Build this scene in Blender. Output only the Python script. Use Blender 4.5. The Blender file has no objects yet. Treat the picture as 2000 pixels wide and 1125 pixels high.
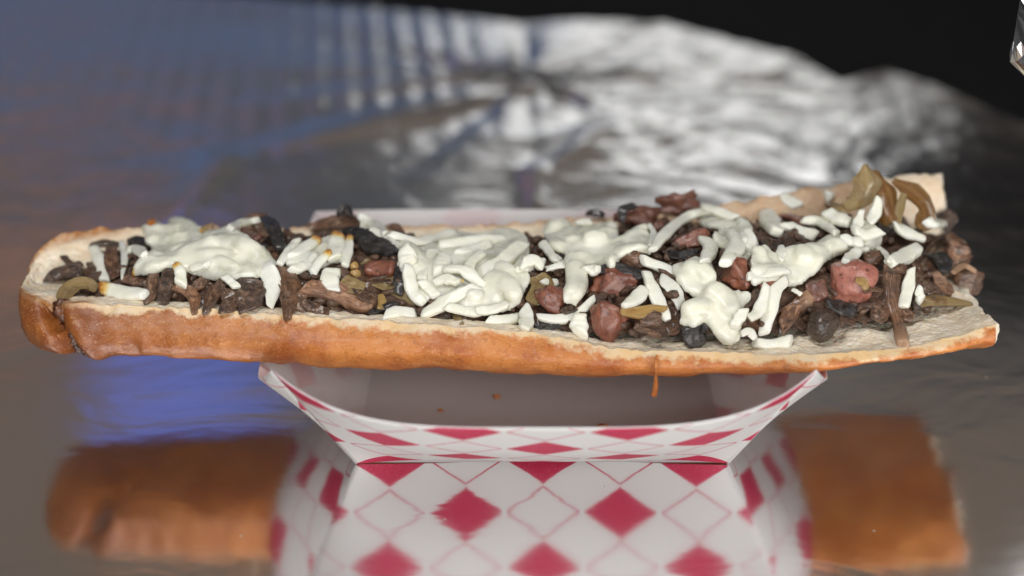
import bpy, bmesh, math, random
import numpy as np
from mathutils import Vector, Matrix, noise
random.seed(7)
rng = np.random.default_rng(7)
R = math.radians
scn = bpy.context.scene
COL = scn.collection

# ------------------------------------------------------------------ camera
PITCH, DIST, FPX = R(24.9), 0.587, 3310.0          # looks at (0,0,.05); FPX = focal length in photo pixels
AIM = Vector((0, 0, .05))
FWD = Vector((0, math.cos(PITCH), -math.sin(PITCH)))
UPV = Vector((0, math.sin(PITCH), math.cos(PITCH)))
CAM = AIM - FWD * DIST
cd = bpy.data.cameras.new('camera'); cam = bpy.data.objects.new('camera', cd); COL.objects.link(cam)
cam.location = CAM; cam.rotation_euler = (R(90) - PITCH, 0, 0)
cd.sensor_width = 36; cd.lens = FPX / 2000 * 36
cd.clip_start = .02; cd.clip_end = 50
cd.dof.use_dof = True; cd.dof.focus_distance = .572; cd.dof.aperture_fstop = 4.0; cd.dof.aperture_blades = 9
scn.camera = cam

# ------------------------------------------------------------------ light
w = bpy.data.worlds.new('World'); scn.world = w; w.use_nodes = True
bg = w.node_tree.nodes['Background']; bg.inputs[0].default_value = (.058, .060, .062, 1); bg.inputs[1].default_value = 1.0
def area(name, loc, aim, sx, sy, radiance, color):
    ld = bpy.data.lights.new(name, 'AREA'); ld.shape = 'RECTANGLE'; ld.size = sx; ld.size_y = sy
    ld.energy = radiance * math.pi * sx * sy; ld.color = color
    o = bpy.data.objects.new(name, ld); COL.objects.link(o); o.location = loc
    o.rotation_euler = (Vector(aim) - Vector(loc)).to_track_quat('-Z', 'Y').to_euler()
    return o
area('daylight_key_lamp', (.60, -1.75, .66), (0, .02, .03), 1.9, 1.05, 5.4, (1, .98, .955))
area('daylight_top_lamp', (-.40, -.42, 1.28), (0, .0, .03), .50, .36, 14.5, (1, .99, .97))
area('daylight_back_lamp', (.34, 3.2, .98), (.1, .3, 0), 1.0, .46, 1.4, (1, .99, .96))
area('blue_reflection_fill', (-.90, 3.0, .60), (-.1, .4, 0), 2.3, .44, .14, (.12, .36, 1)).data.shape = 'ELLIPSE'  # added off-frame lamp, gives the far left foil its blue reflection
area('navy_reflection_fill', (-.55, 2.0, 1.08), (-.12, .01, 0), .33, .18, .36, (.0, .15, 1)).data.shape = 'ELLIPSE'  # added unseen lamp, mirrored as the navy patch below the loaf
area('brown_reflection_fill', (-1.10, 3.0, 1.30), (-.17, .2, 0), 1.1, .26, .15, (1, .38, .15)).data.shape = 'ELLIPSE'  # added unseen lamp for the brown band mirrored at the left
area('warm_reflection_fill', (.1, 2.2, 1.50), (0, 0, 0), 2.8, .62, .075, (1, .60, .30))  # added dim fill, warms what the foreground foil mirrors
vs = scn.view_settings; vs.view_transform = 'Standard'; vs.look = 'None'; vs.gamma = 1; vs.exposure = .06; vs.use_curve_mapping = False
scn.render.engine = 'CYCLES'
cy = scn.cycles; cy.use_denoising = True; cy.max_bounces = 10; cy.glossy_bounces = 6; cy.transmission_bounces = 6
cy.caustics_reflective = True; cy.sample_clamp_indirect = 4.0; cy.blur_glossy = .3

# ------------------------------------------------------------------ helpers
def ray(px, py):
    return (FWD + Vector((1, 0, 0)) * ((px - 1000) / FPX) + UPV * ((562.5 - py) / FPX))
def at_z(px, py, z):
    d = ray(px, py); return CAM + d * ((z - CAM.z) / d.z)
def at_y(px, py, y):
    d = ray(px, py); return CAM + d * ((y - CAM.y) / d.y)
def pxm(P):                                   # metres per photo pixel at P
    return (Vector(P) - CAM).dot(FWD) / FPX
def fbm(v, oct=4, lac=2.1, g=.5):
    s = 0; a = 1
    for i in range(oct):
        s += a * noise.noise(v); v = v * lac; a *= g
    return s
def mesh_obj(name, verts, faces, mat, parent=None, smooth=True, uv=None, mats=None, fmat=None, attrs=None):
    me = bpy.data.meshes.new(name)
    me.from_pydata([tuple(v) for v in verts], [], faces)
    for m in (mats or [mat]): me.materials.append(m)
    if fmat is not None: me.polygons.foreach_set('material_index', fmat)
    if smooth: me.polygons.foreach_set('use_smooth', [True] * len(me.polygons))
    if uv is not None:
        l = me.uv_layers.new(name='UVMap'); idx = np.empty(len(me.loops), 'i'); me.loops.foreach_get('vertex_index', idx)
        l.data.foreach_set('uv', np.asarray(uv, 'f')[idx].ravel())
    for k, a in (attrs or {}).items():
        at = me.attributes.new(k, 'FLOAT', 'POINT'); at.data.foreach_set('value', np.asarray(a, 'f'))
    me.update()
    o = bpy.data.objects.new(name, me); COL.objects.link(o)
    if parent: o.parent = parent
    return o
def recentre(o):
    """put the origin of a mesh at its base centre"""
    me = o.data; co = np.empty(len(me.vertices) * 3, 'f'); me.vertices.foreach_get('co', co); co = co.reshape(-1, 3)
    c = np.array([co[:, 0].mean(), co[:, 1].mean(), co[:, 2].min()]); co -= c
    me.vertices.foreach_set('co', co.ravel()); me.update(); o.location = Vector(c.tolist())
def tag(o, label=None, cat=None, group=None, kind=None):
    if label: o['label'] = label
    if cat: o['category'] = cat
    if group: o['group'] = group
    if kind: o['kind'] = kind
    return o
def empty(name, loc):
    o = bpy.data.objects.new(name, None); COL.objects.link(o); o.location = loc; o.empty_display_size = .01
    return o
def adopt(o, root):
    o.parent = root; o.matrix_parent_inverse = Matrix.Translation(-root.location)

# ------------------------------------------------------------------ material helpers
class NT:
    def __init__(s, name):
        s.m = bpy.data.materials.new(name); s.m.use_nodes = True; s.t = s.m.node_tree; s.n = s.t.nodes
        s.b = s.n['Principled BSDF']; s.out = s.n['Material Output']
    def N(s, typ, **kw):
        n = s.n.new('ShaderNode' + typ)
        for k, v in kw.items(): setattr(n, k, v)
        return n
    def L(s, a, b): s.t.links.new(a, b)
    def put(s, sock, v):
        if hasattr(v, 'is_output') or isinstance(v, bpy.types.NodeSocket): s.L(v, sock)
        else: sock.default_value = v
    def math(s, op, a, b=0, c=None, clamp=False):
        n = s.N('Math', operation=op, use_clamp=clamp); s.put(n.inputs[0], a); s.put(n.inputs[1], b)
        if c is not None: s.put(n.inputs[2], c)
        return n.outputs[0]
    def mapr(s, v, a, b, c=0., d=1.):
        n = s.N('MapRange'); n.clamp = True
        s.put(n.inputs[0], v); n.inputs[1].default_value = a; n.inputs[2].default_value = b; n.inputs[3].default_value = c; n.inputs[4].default_value = d
        return n.outputs[0]
    def mix(s, f, a, b, blend='MIX'):
        n = s.N('Mix', data_type='RGBA', blend_type=blend); s.put(n.inputs[0], f)
        for k, v in ((6, a), (7, b)):
            if isinstance(v, tuple): v = v + (1,) if len(v) == 3 else v
            s.put(n.inputs[k], v)
        return n.outputs[2]
    def noise(s, vec, scale, detail=4, rough=.55, dist=0, out=0):
        n = s.N('TexNoise'); n.inputs['Scale'].default_value = scale; n.inputs['Detail'].default_value = detail
        n.inputs['Roughness'].default_value = rough; n.inputs['Distortion'].default_value = dist
        if vec is not None: s.L(vec, n.inputs['Vector'])
        return n.outputs[out]
    def voro(s, vec, scale, feature='F1', rnd=1):
        n = s.N('TexVoronoi', feature=feature); n.inputs['Scale'].default_value = scale; n.inputs['Randomness'].default_value = rnd
        s.L(vec, n.inputs['Vector']); return n.outputs['Distance']
    def mapping(s, vec, scale=(1, 1, 1), loc=None):
        n = s.N('Mapping'); s.L(vec, n.inputs[0]); n.inputs['Scale'].default_value = scale
        if loc is not None: s.put(n.inputs['Location'], loc)
        return n.outputs[0]
    def pos(s): return s.N('NewGeometry').outputs['Position']
    def attr(s, name): return s.N('Attribute', attribute_name=name).outputs['Fac']
    def bump(s, h, strength=.5, dist=.001, normal=None):
        n = s.N('Bump'); n.inputs['Strength'].default_value = strength; n.inputs['Distance'].default_value = dist
        s.L(h, n.inputs['Height'])
        if normal is not None: s.L(normal, n.inputs['Normal'])
        return n.outputs[0]
    def set(s, **kw):
        for k, v in kw.items():
            k = {'color': 'Base Color', 'rough': 'Roughness', 'metal': 'Metallic', 'normal': 'Normal', 'sss': 'Subsurface Weight', 'ssr': 'Subsurface Radius', 'sscale': 'Subsurface Scale', 'spec': 'Specular IOR Level', 'coat': 'Coat Weight', 'coatr': 'Coat Roughness', 'trans': 'Transmission Weight', 'ior': 'IOR'}[k]
            if isinstance(v, tuple) and k == 'Base Color': v = v + (1,)
            s.put(s.b.inputs[k], v)
        return s.m

def mat_crust():
    t = NT('baked_crust'); p = t.pos(); g = t.N('UVMap').outputs[0]; sp = t.N('SeparateXYZ'); t.L(g, sp.inputs[0])
    px = t.N('SeparateXYZ'); t.L(p, px.inputs[0])
    big = t.noise(p, 55, 5, .62, .5); mid = t.noise(t.mapping(p, (.6, 1, 1.2)), 150, 5, .6); fine = t.noise(p, 1500, 4, .65)
    c = t.mix(t.mapr(big, .38, .60), (.58, .198, .040), (.41, .106, .017))
    c = t.mix(t.mapr(mid, .42, .70, 0, .75), c, (.67, .27, .068))
    # darker bake towards the heel of the loaf
    dk = t.math('MULTIPLY', t.mapr(px.outputs[0], -.055, -.148), t.mapr(big, .25, .6, .55, 1.))
    c = t.mix(t.math('MULTIPLY', dk, .92), c, (.19, .052, .012))
    # flour-pale freckles
    fr = t.mapr(fine, .58, .70); c = t.mix(t.math('MULTIPLY', fr, .55), c, (.82, .56, .28)); c = t.mix(t.mapr(t.noise(p, 700, 3), .58, .68, 0, .45), c, (.22, .055, .012))
    ridg = t.noise(t.mapping(p, (.6, 1, 1.3)), 520, 5, .65); c = t.mix(t.mapr(ridg, .58, .74, 0, .25), c, (.78, .40, .14))
    dkr = t.mapr(t.noise(t.mapping(p, (.8, 1, 1.2)), 190, 4, .6), .60, .72, 0, .45); c = t.mix(dkr, c, (.24, .07, .016))
    # torn pale band along the lips
    tt = sp.outputs[1]
    e = t.math('MINIMUM', tt, t.math('SUBTRACT', 1., tt))
    e = t.math('ADD', e, t.math('MULTIPLY', t.math('SUBTRACT', t.noise(p, 260, 5, .7), .5), .075))
    e = t.math('ADD', e, t.math('MULTIPLY', t.math('SUBTRACT', t.noise(p, 85, 2, .4), .54), .050))
    pale = t.math('MULTIPLY', t.mapr(e, .024, .008), t.mapr(px.outputs[0], -.152, -.138, .15, 1))
    c = t.mix(pale, c, t.mix(t.mapr(mid, .4, .65), (.74, .50, .25), (.70, .56, .38)))
    h = t.math('ADD', t.math('MULTIPLY', fine, .35), t.math('ADD', mid, t.math('MULTIPLY', ridg, .6)))
    crack = t.mapr(t.voro(t.mapping(p, (.5, 1, 1)), 130, 'DISTANCE_TO_EDGE'), 0, .035); h = t.math('ADD', h, t.math('MULTIPLY', crack, .18))
    return t.set(color=c, rough=t.mapr(mid, .3, .7, .32, .52), coat=.12, coatr=.25, normal=t.bump(h, .42, .0011), spec=.5, sss=.06, ssr=(.002, .0008, .0003), sscale=1.)
def mat_crumb():
    t = NT('soft_bread_crumb'); p = t.pos(); a = t.attr('toast'); st = t.attr('stain')
    n1 = t.noise(p, 220, 5, .65); n2 = t.noise(p, 60, 3)
    c = t.mix(t.mapr(n1, .35, .65), (.82, .67, .49), (.93, .83, .68))
    c = t.mix(t.mapr(n2, .5, .72, 0, .5), c, (.72, .52, .30))
    to = t.math('MULTIPLY', a, t.mapr(n1, .25, .65, .3, 1.15), clamp=True)
    c = t.mix(to, c, t.mix(t.mapr(n2, .35, .65), (.50, .23, .07), (.34, .125, .032)))
    c = t.mix(t.math('MULTIPLY', st, t.mapr(n1, .3, .7, .2, 1), clamp=True), c, (.42, .30, .21))
    v = t.voro(p, 420); v2 = t.voro(p, 950)
    h = t.math('ADD', t.mapr(v, 0, .5), t.math('ADD', t.math('MULTIPLY', t.mapr(v2, 0, .5), .5), n1))
    return t.set(color=c, rough=.85, normal=t.bump(h, .5, .0010), spec=.2, sss=.35, ssr=(.003, .0018, .001), sscale=1.)
def mat_cheese(name='melting_white_cheese', deep=False):
    t = NT(name); p = t.pos(); a = t.attr('toast')
    n = t.noise(p, 130, 3); f = t.noise(p, 700, 3)
    c = t.mix(t.mapr(n, .35, .65), (.90, .885, .715), (.93, .92, .80))
    if deep: c = t.mix(t.mapr(t.noise(p, 85, 3), .42, .62), c, (.87, .865, .71))
    to = t.math('MULTIPLY', a, t.mapr(f, .3, .6, .55, 1.2), clamp=True)
    c = t.mix(t.mapr(to, .05, .45), c, (.78, .50, .13)); c = t.mix(t.mapr(to, .45, .9), c, (.42, .13, .025))
    h = t.math('ADD', t.noise(p, 420, 5, .6), t.math('MULTIPLY', t.noise(p, 1500, 3), .35))
    return t.set(color=c, rough=t.mapr(n, .3, .7, .24, .38), coat=.18, coatr=.10, normal=t.bump(h, .40 if not deep else .25, .0008), spec=.5, sss=.55, ssr=(.0034, .0033, .0028), sscale=1., trans=t.mapr(t.noise(p, 75, 3), .46, .66, .03, .42) if deep else .03, ior=1.40)
def mat_mush(name, c1, c2, c3, rough=.36, bs=.6):
    t = NT(name); g = t.N('UVMap').outputs[0]; p = t.pos(); rnd = t.N('ObjectInfo').outputs['Random']
    n = t.noise(p, 300, 6, .65, .4); st = t.noise(t.mapping(g, (3., 26, 1)), 2.2, 5, .62, .5); f = t.noise(p, 1700, 4, .65)
    c = t.mix(t.mapr(n, .40, .62), c1, c2)
    c = t.mix(t.mapr(st, .50, .64, 0, .9), c, c3); c = t.mix(t.mapr(t.noise(t.mapping(g, (4., 40, 1)), 3., 4, .6), .54, .64, 0, .6), c, tuple(x * .35 for x in c2))
    c = t.mix(t.mapr(t.noise(p, 420, 4, .6), .56, .68, 0, .85), c, tuple(x * .16 for x in c1))
    c = t.mix(t.mapr(f, .62, .75, 0, .45), c, tuple(min(1, x * 1.5) for x in c3))
    hv = t.N('HueSaturation'); t.L(c, hv.inputs['Color']); t.L(t.mapr(rnd, 0, 1, .70, 1.30), hv.inputs['Value']); t.L(t.mapr(t.noise(p, 90, 2), .3, .7, .85, 1.15), hv.inputs['Saturation']); c = hv.outputs[0]
    c = t.mix(t.attr('toast'), c, (.50, .30, .18))
    h = t.math('ADD', n, t.math('ADD', t.math('MULTIPLY', st, .75), t.math('MULTIPLY', f, .40)))
    return t.set(color=c, rough=t.mapr(n, .35, .65, rough - .12, rough + .18), normal=t.bump(h, bs, .0014), spec=.5, coat=.42, coatr=.12, sss=.05, ssr=(.002, .001, .0006), sscale=1.)
def mat_sausage(name, c1, c2):
    t = NT(name); p = t.pos(); n = t.noise(p, 190, 5, .6, .3); f = t.noise(p, 1300, 5, .65); a = t.attr('toast')
    c = t.mix(t.mapr(n, .36, .62), c1, c2)
    c = t.mix(t.mapr(t.noise(p, 480, 5, .62), .57, .67, 0, .85), c, tuple(x * .14 for x in c1))
    c = t.mix(t.mapr(f, .57, .72, 0, .5), c, tuple(min(1, x * 1.5 + .05) for x in c1))
    c = t.mix(t.math('MULTIPLY', a, t.mapr(f, .35, .6, .55, 1)), c, (.52, .27, .17))
    h = t.math('ADD', n, t.math('MULTIPLY', f, .40))
    return t.set(color=c, rough=t.mapr(n, .3, .7, .24, .46), normal=t.bump(h, .65, .0012), spec=.5, coat=.38, coatr=.12, sss=.12, ssr=(.003, .001, .0006), sscale=1.)
def mat_onion(name, c1, c2, trans=.35):
    t = NT(name); g = t.N('UVMap').outputs[0]; p = t.pos(); st = t.noise(t.mapping(g, (1.2, 22, 1)), 1.5, 4, .55); n = t.noise(p, 110, 4)
    c = t.mix(t.mapr(st, .36, .66), c1, c2); c = t.mix(t.mapr(n, .56, .72, 0, .8), c, (.20, .09, .025))
    t.set(color=c, rough=.22, coat=.5, coatr=.1, normal=t.bump(t.math('ADD', st, t.noise(p, 420, 4)), .6, .0010), spec=.5, sss=.3, ssr=(.004, .0028, .001), sscale=1.)
    tr = t.N('BsdfTranslucent'); t.L(c, tr.inputs[0]); mx = t.N('MixShader'); mx.inputs[0].default_value = trans
    t.L(t.b.outputs[0], mx.inputs[1]); t.L(tr.outputs[0], mx.inputs[2]); t.L(mx.outputs[0], t.out.inputs[0])
    return t.m
def sheer(t, c, k):
    tr = t.N('BsdfTranslucent'); t.L(c, tr.inputs[0]); mx = t.N('MixShader'); mx.inputs[0].default_value = k
    t.L(t.b.outputs[0], mx.inputs[1]); t.L(tr.outputs[0], mx.inputs[2]); t.L(mx.outputs[0], t.out.inputs[0]); return t.m
def mat_paper_white():
    t = NT('white_paperboard'); p = t.pos(); n = t.noise(p, 500, 3); g = t.noise(p, 18, 2)
    c = t.mix(t.mapr(g, .3, .7), (.90, .875, .88), (.93, .91, .915))
    t.set(color=c, rough=.55, normal=t.bump(n, .12, .0003), spec=.4); return sheer(t, c, .42)
def mat_paper_print():
    t = NT('red_diamond_print_paperboard'); g = t.N('UVMap').outputs[0]; s = t.N('SeparateXYZ'); t.L(g, s.inputs[0]); p = t.pos()
    u, v = s.outputs[0], s.outputs[1]
    ru = t.math('FLOOR', t.math('ADD', u, .5)); rv = t.math('FLOOR', t.math('ADD', v, .5))
    d = t.math('ADD', t.math('ABSOLUTE', t.math('SUBTRACT', u, ru)), t.math('ABSOLUTE', t.math('SUBTRACT', v, rv)))
    par = t.math('FLOORED_MODULO', t.math('ADD', ru, rv), 2.)
    par = t.math('GREATER_THAN', par, .5)
    fill = t.math('MULTIPLY', t.math('LESS_THAN', d, .478), t.math('SUBTRACT', 1., par))
    line = t.math('MULTIPLY', t.math('MULTIPLY', t.math('LESS_THAN', d, .478), t.math('GREATER_THAN', d, .444)), par)
    m = t.math('MAXIMUM', fill, line); m = t.math('MULTIPLY', m, t.mapr(t.noise(p, 1400, 3, .7), .25, .5, .86, 1))
    c = t.mix(m, (.88, .88, .86), (.68, .052, .130))
    t.set(color=c, rough=.42, normal=t.bump(t.noise(p, 500, 3), .1, .0003), spec=.45); return sheer(t, c, .42)
def mat_foil():
    t = NT('aluminium_foil'); p = t.pos(); n = t.noise(p, 9, 3); s = t.N('SeparateXYZ'); t.L(p, s.inputs[0])
    grain = t.noise(t.mapping(p, (60, 900, 60)), 1., 3, .6)
    far = t.mapr(s.outputs[1], .10, .40)
    h1 = t.noise(p, 60, 4, .6, .6); h2 = t.noise(t.mapping(p, (.6, 1, 1)), 26, 2, .5, 1.2)
    b1 = t.bump(t.math('MULTIPLY', h1, t.mapr(s.outputs[1], .04, .30, .05, 1)), .35, .0025)
    b2 = t.bump(t.math('MULTIPLY', h2, 1.), .12, .003, b1)
    r = t.math('ADD', t.mapr(grain, .3, .7, .120, .165), t.math('MULTIPLY', far, .08))
    v = t.N('TexVoronoi'); v.inputs['Scale'].default_value = 95; t.L(p, v.inputs['Vector'])
    wn = t.N('SeparateColor'); t.L(v.outputs['Color'], wn.inputs[0])
    dust = t.math('MULTIPLY', t.math('LESS_THAN', v.outputs['Distance'], t.mapr(wn.outputs[1], 0, 1, .02, .07)), t.math('GREATER_THAN', wn.outputs[0], .80))
    return t.set(color=t.mix(dust, (.90, .90, .91), (.42, .37, .30)), metal=t.math('SUBTRACT', 1., dust), rough=t.math('MAXIMUM', r, dust), normal=b2)
def mat_plain(name, c, rough=.9, spec=.1):
    t = NT(name); n = t.noise(t.pos(), 60, 4); k = .8
    return t.set(color=t.mix(t.mapr(n, .3, .7), tuple(x * k for x in c), c), rough=rough, spec=spec)

M = dict(crust=mat_crust(), crumb=mat_crumb(), cheese=mat_cheese(), melt=mat_cheese('melted_white_cheese', True),
    mush=mat_mush('sauteed_brown_mushroom', (.185, .094, .054), (.078, .038, .022), (.38, .225, .14)),
    bed=mat_mush('chopped_dark_mushroom', (.15, .078, .046), (.062, .032, .020), (.28, .16, .10)),
    mushl=mat_mush('pale_brown_mushroom', (.27, .140, .078), (.15, .070, .038), (.40, .235, .145)),
    mushd=mat_mush('charred_dark_mushroom', (.095, .056, .038), (.040, .026, .019), (.19, .115, .075), .30),
    black=mat_mush('blackened_mushroom_skin', (.026, .022, .021), (.012, .011, .011), (.055, .045, .040), .28, .45),
    saus=mat_sausage('browned_red_sausage', (.29, .105, .060), (.17, .054, .033)), sausp=mat_sausage('pink_sausage', (.46, .185, .135), (.34, .110, .078)),
    sausb=mat_sausage('dark_browned_sausage', (.23, .098, .066), (.12, .048, .033)),
    onion=mat_onion('translucent_cooked_onion', (.56, .42, .21), (.40, .25, .10)), oniond=mat_onion('caramelised_onion', (.36, .185, .060), (.17, .070, .022), .3),
    gold=mat_onion('golden_pepper_strip', (.60, .40, .15), (.48, .27, .09), .2),
    white=mat_paper_white(), printed=mat_paper_print(), foil=mat_foil(), table=mat_plain('black_tablecloth', (.010, .010, .011)), crispy=mat_sausage('crisped_cheese', (.17, .055, .015), (.05, .016, .006)))

# ------------------------------------------------------------------ setting: table and foil
def smooth(a, b, x):
    t = np.clip((x - a) / (b - a), 0, 1); return t * t * (3 - 2 * t)
tb = mesh_obj('table', [(-2.5, -1.5, -.012), (2.5, -1.5, -.012), (2.5, 3.2, -.012), (-2.5, 3.2, -.012)], [(0, 1, 2, 3)], M['table'], smooth=False)
tag(tb, kind='structure')

edge_px = [(-1500, -30), (-300, -30), (480, -6), (760, 22), (1000, 52), (1160, 58), (1300, 60), (1430, 92), (1560, 128), (1640, 168), (1730, 150), (1820, 176), (1920, 215), (2040, 260), (2300, 340), (2700, 400)]
poly = np.array([tuple(at_z(a, b, 0))[:2] for a, b in edge_px] + [(.62, -.36), (-.62, -.36)])
poly[0] = (-.62, poly[1][1])
poly = poly[[i for i in range(len(poly)) if not (poly[i][0] < -.621)]]
def poly_query(P, poly):
    """signed distance (positive inside) and nearest boundary point of each P"""
    n = len(poly); inside = np.zeros(len(P), bool); best = np.full(len(P), 1e9); near = np.zeros_like(P)
    for i in range(n):
        a, b = poly[i], poly[(i + 1) % n]; e = b - a
        t = np.clip(((P - a) @ e) / max(e @ e, 1e-12), 0, 1); q = a + t[:, None] * e; d = np.hypot(*(P - q).T)
        k = d < best; best[k] = d[k]; near[k] = q[k]
        c = ((a[1] > P[:, 1]) != (b[1] > P[:, 1]))
        with np.errstate(divide='ignore', invalid='ignore'):
            xi = (b[0] - a[0]) * (P[:, 1] - a[1]) / (b[1] - a[1]) + a[0]
        inside ^= c & (P[:, 0] < xi)
    return np.where(inside, best, -best), near
STAR = at_z(1030, 165, 0)
def build_foil():
    st = .0024
    xs = np.arange(-.62, .621, st); ys = np.arange(-.36, .60, st); nx, ny = len(xs), len(ys)
    X, Y = np.meshgrid(xs, ys); P = np.stack([X.ravel(), Y.ravel()], 1)
    sd, near = poly_query(P, poly)
    keepv = sd > 0
    idx = np.arange(nx * ny).reshape(ny, nx)
    q = np.stack([idx[:-1, :-1], idx[:-1, 1:], idx[1:, 1:], idx[1:, :-1]], -1).reshape(-1, 4)
    q = q[keepv[q].sum(1) >= 2]
    out = ~keepv; P[out] = near[out]
    used = np.unique(q); remap = -np.ones(nx * ny, int); remap[used] = np.arange(len(used)); q = remap[q]; P = P[used]; d = np.maximum(sd[used], 0)
    x, y = P[:, 0], P[:, 1]
    amp = smooth(.06, .36, y) ; rt = smooth(.0, .10, x - (-.02)) ; side = smooth(.20, .30, np.abs(x)) * .35
    cre = np.zeros(len(P)); low = np.zeros(len(P)); wob = np.zeros(len(P)); fine = np.zeros(len(P))
    for i in range(len(P)):
        v = Vector((x[i], y[i], 0)); wv = v + Vector((noise.noise(v * 9), noise.noise(v * 9 + Vector((5, 3, 1))), 0)) * .03
        low[i] = noise.noise(v * 5.5); wob[i] = noise.noise(Vector((x[i] * 9, y[i] * 14, 3)))
        if y[i] > .02 or abs(x[i]) > .15:
            cre[i] = 1 - abs(noise.noise(wv * 21)) * 2.4 + .5 * (1 - abs(noise.noise(wv * 47)) * 2.4)
            fine[i] = 1 - abs(noise.noise(wv * 90 + Vector((2, 9, 4)))) * 2.4
    z = .00022 * wob * (1 - amp * .5) + low * (.0028 + .0032 * smooth(-.05, .05, x)) * amp
    z += amp * (cre * .0012 + fine * .00026) * (.22 + .78 * rt) * (.12 + .88 * smooth(.225, .125, x))
    z += side * cre * .0005 * smooth(.0, .12, np.abs(x) - .17)
    r = np.hypot(x - STAR.x, y - STAR.y); th = np.arctan2(y - STAR.y, x - STAR.x)
    z += .0055 * np.exp(-(r / .10)) * (np.abs(np.sin(3.5 * th + .6)) + .5 * np.abs(np.sin(6 * th)))
    # two long folds running from the star to the left, and a fold down towards the tray
    for (ax, ay, bx, by, a, wd) in ((1030, 190, 560, 290, .0035, .010), (1000, 150, 500, 215, .0025, .012), (440, 320, 330, 440, .003, .012), (1045, 350, 1045, 410, .004, .005), (1200, 260, 1100, 330, .004, .010)):
        A, B = np.array(at_z(ax, ay, 0))[:2], np.array(at_z(bx, by, 0))[:2]; e = B - A
        t = np.clip(((P - A) @ e) / (e @ e), 0, 1); dd = np.hypot(*(P - (A + t[:, None] * e)).T)
        z += a * np.exp(-(dd / wd) ** 1.4) * (1 - .5 * t)
    # fine corrugation pressed into the sheet, upper left
    z += .00036 * np.sin(2 * math.pi * (x + .1 * (y - .4)) / .0165) * smooth(.03, -.05, x) * smooth(.25, .36, y)
    # right-hand corner: gentle swells and a turned edge
    z += .001 * np.exp(-(d / .02)) * (.5 + .8 * np.abs(low)) * smooth(.15, .19, x) + .0006 * np.exp(-(d / .02)) * smooth(-.05, .05, x)
    tray = smooth(.135, .10, np.abs(x - .01)) * smooth(.11, .075, np.abs(y - .005))
    z = z * (1 - tray) ; z = np.maximum(z, -.009)
    o = mesh_obj('foil_sheet', np.column_stack([x, y, z]), q.tolist(), M['foil'])
    tag(o, 'large sheet of crinkled silver aluminium foil covering the dark table under the paper tray', 'foil')
build_foil()

# added unseen dark screen behind the table; darkens the foil's right-hand reflections
def unseen_dark_screen():
    V, F = [], []; n, m = 60, 10
    for side in (0, 1):
        for j in range(m + 1):
            for i in range(n + 1):
                u = i / n; V.append((.375 + 1.3 * u, .95 - .30 * u + .012 * math.sin(u * 70) + .006 * math.sin(u * 31 + 1) + side * .004, -.012 + .43 * j / m))
    K = (n + 1) * (m + 1); I = lambda j, i: j * (n + 1) + i
    for j in range(m):
        for i in range(n):
            f = (I(j, i), I(j, i + 1), I(j + 1, i + 1), I(j + 1, i)); F += [f, tuple(K + k for k in f[::-1])]
    for i in range(n): F.append((I(m, i), I(m, i + 1), K + I(m, i + 1), K + I(m, i)))
    for i in (0, n):
        for j in range(m): F.append((I(j, i), I(j + 1, i), K + I(j + 1, i), K + I(j, i)))
    tag(mesh_obj('unseen_dark_screen', V, F, M['table']), kind='structure')
unseen_dark_screen()
# crumpled corner of more foil reaching into the picture at the upper right
def foil_corner():
    V, F = [], []; n, m = 26, 40
    for j in range(m + 1):
        t = j / m
        c = Vector((.345, .060, -.004)).lerp(Vector((.1722, .030, .1400)), t)
        for i in range(n):
            a = 2 * math.pi * i / n; s = (.018 * (1 - t) + .0062) * (1 if t < .96 else max(.05, (1 - t) / .04))
            k = 1 + .38 * noise.noise(Vector((math.cos(a) * 2, math.sin(a) * 2, t * 7))) + .16 * (1 - abs(noise.noise(Vector((math.cos(a) * 5, math.sin(a) * 5, t * 20)))) * 2)
            V.append(c + Vector((math.cos(a) * s * k, math.sin(a) * s * k * .6, .012 * math.cos(a) * t)))
    for j in range(m):
        for i in range(n): F.append((j * n + i, j * n + (i + 1) % n, (j + 1) * n + (i + 1) % n, (j + 1) * n + i))
    F.append(tuple(range(n))[::-1]); F.append(tuple(m * n + i for i in range(n)))
    o = mesh_obj('foil_twist', V, F, M['foil'], smooth=False); recentre(o)
    tag(o, 'crumpled twist of silver foil poking into the upper right corner of the picture', 'foil')
foil_corner()

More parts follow.
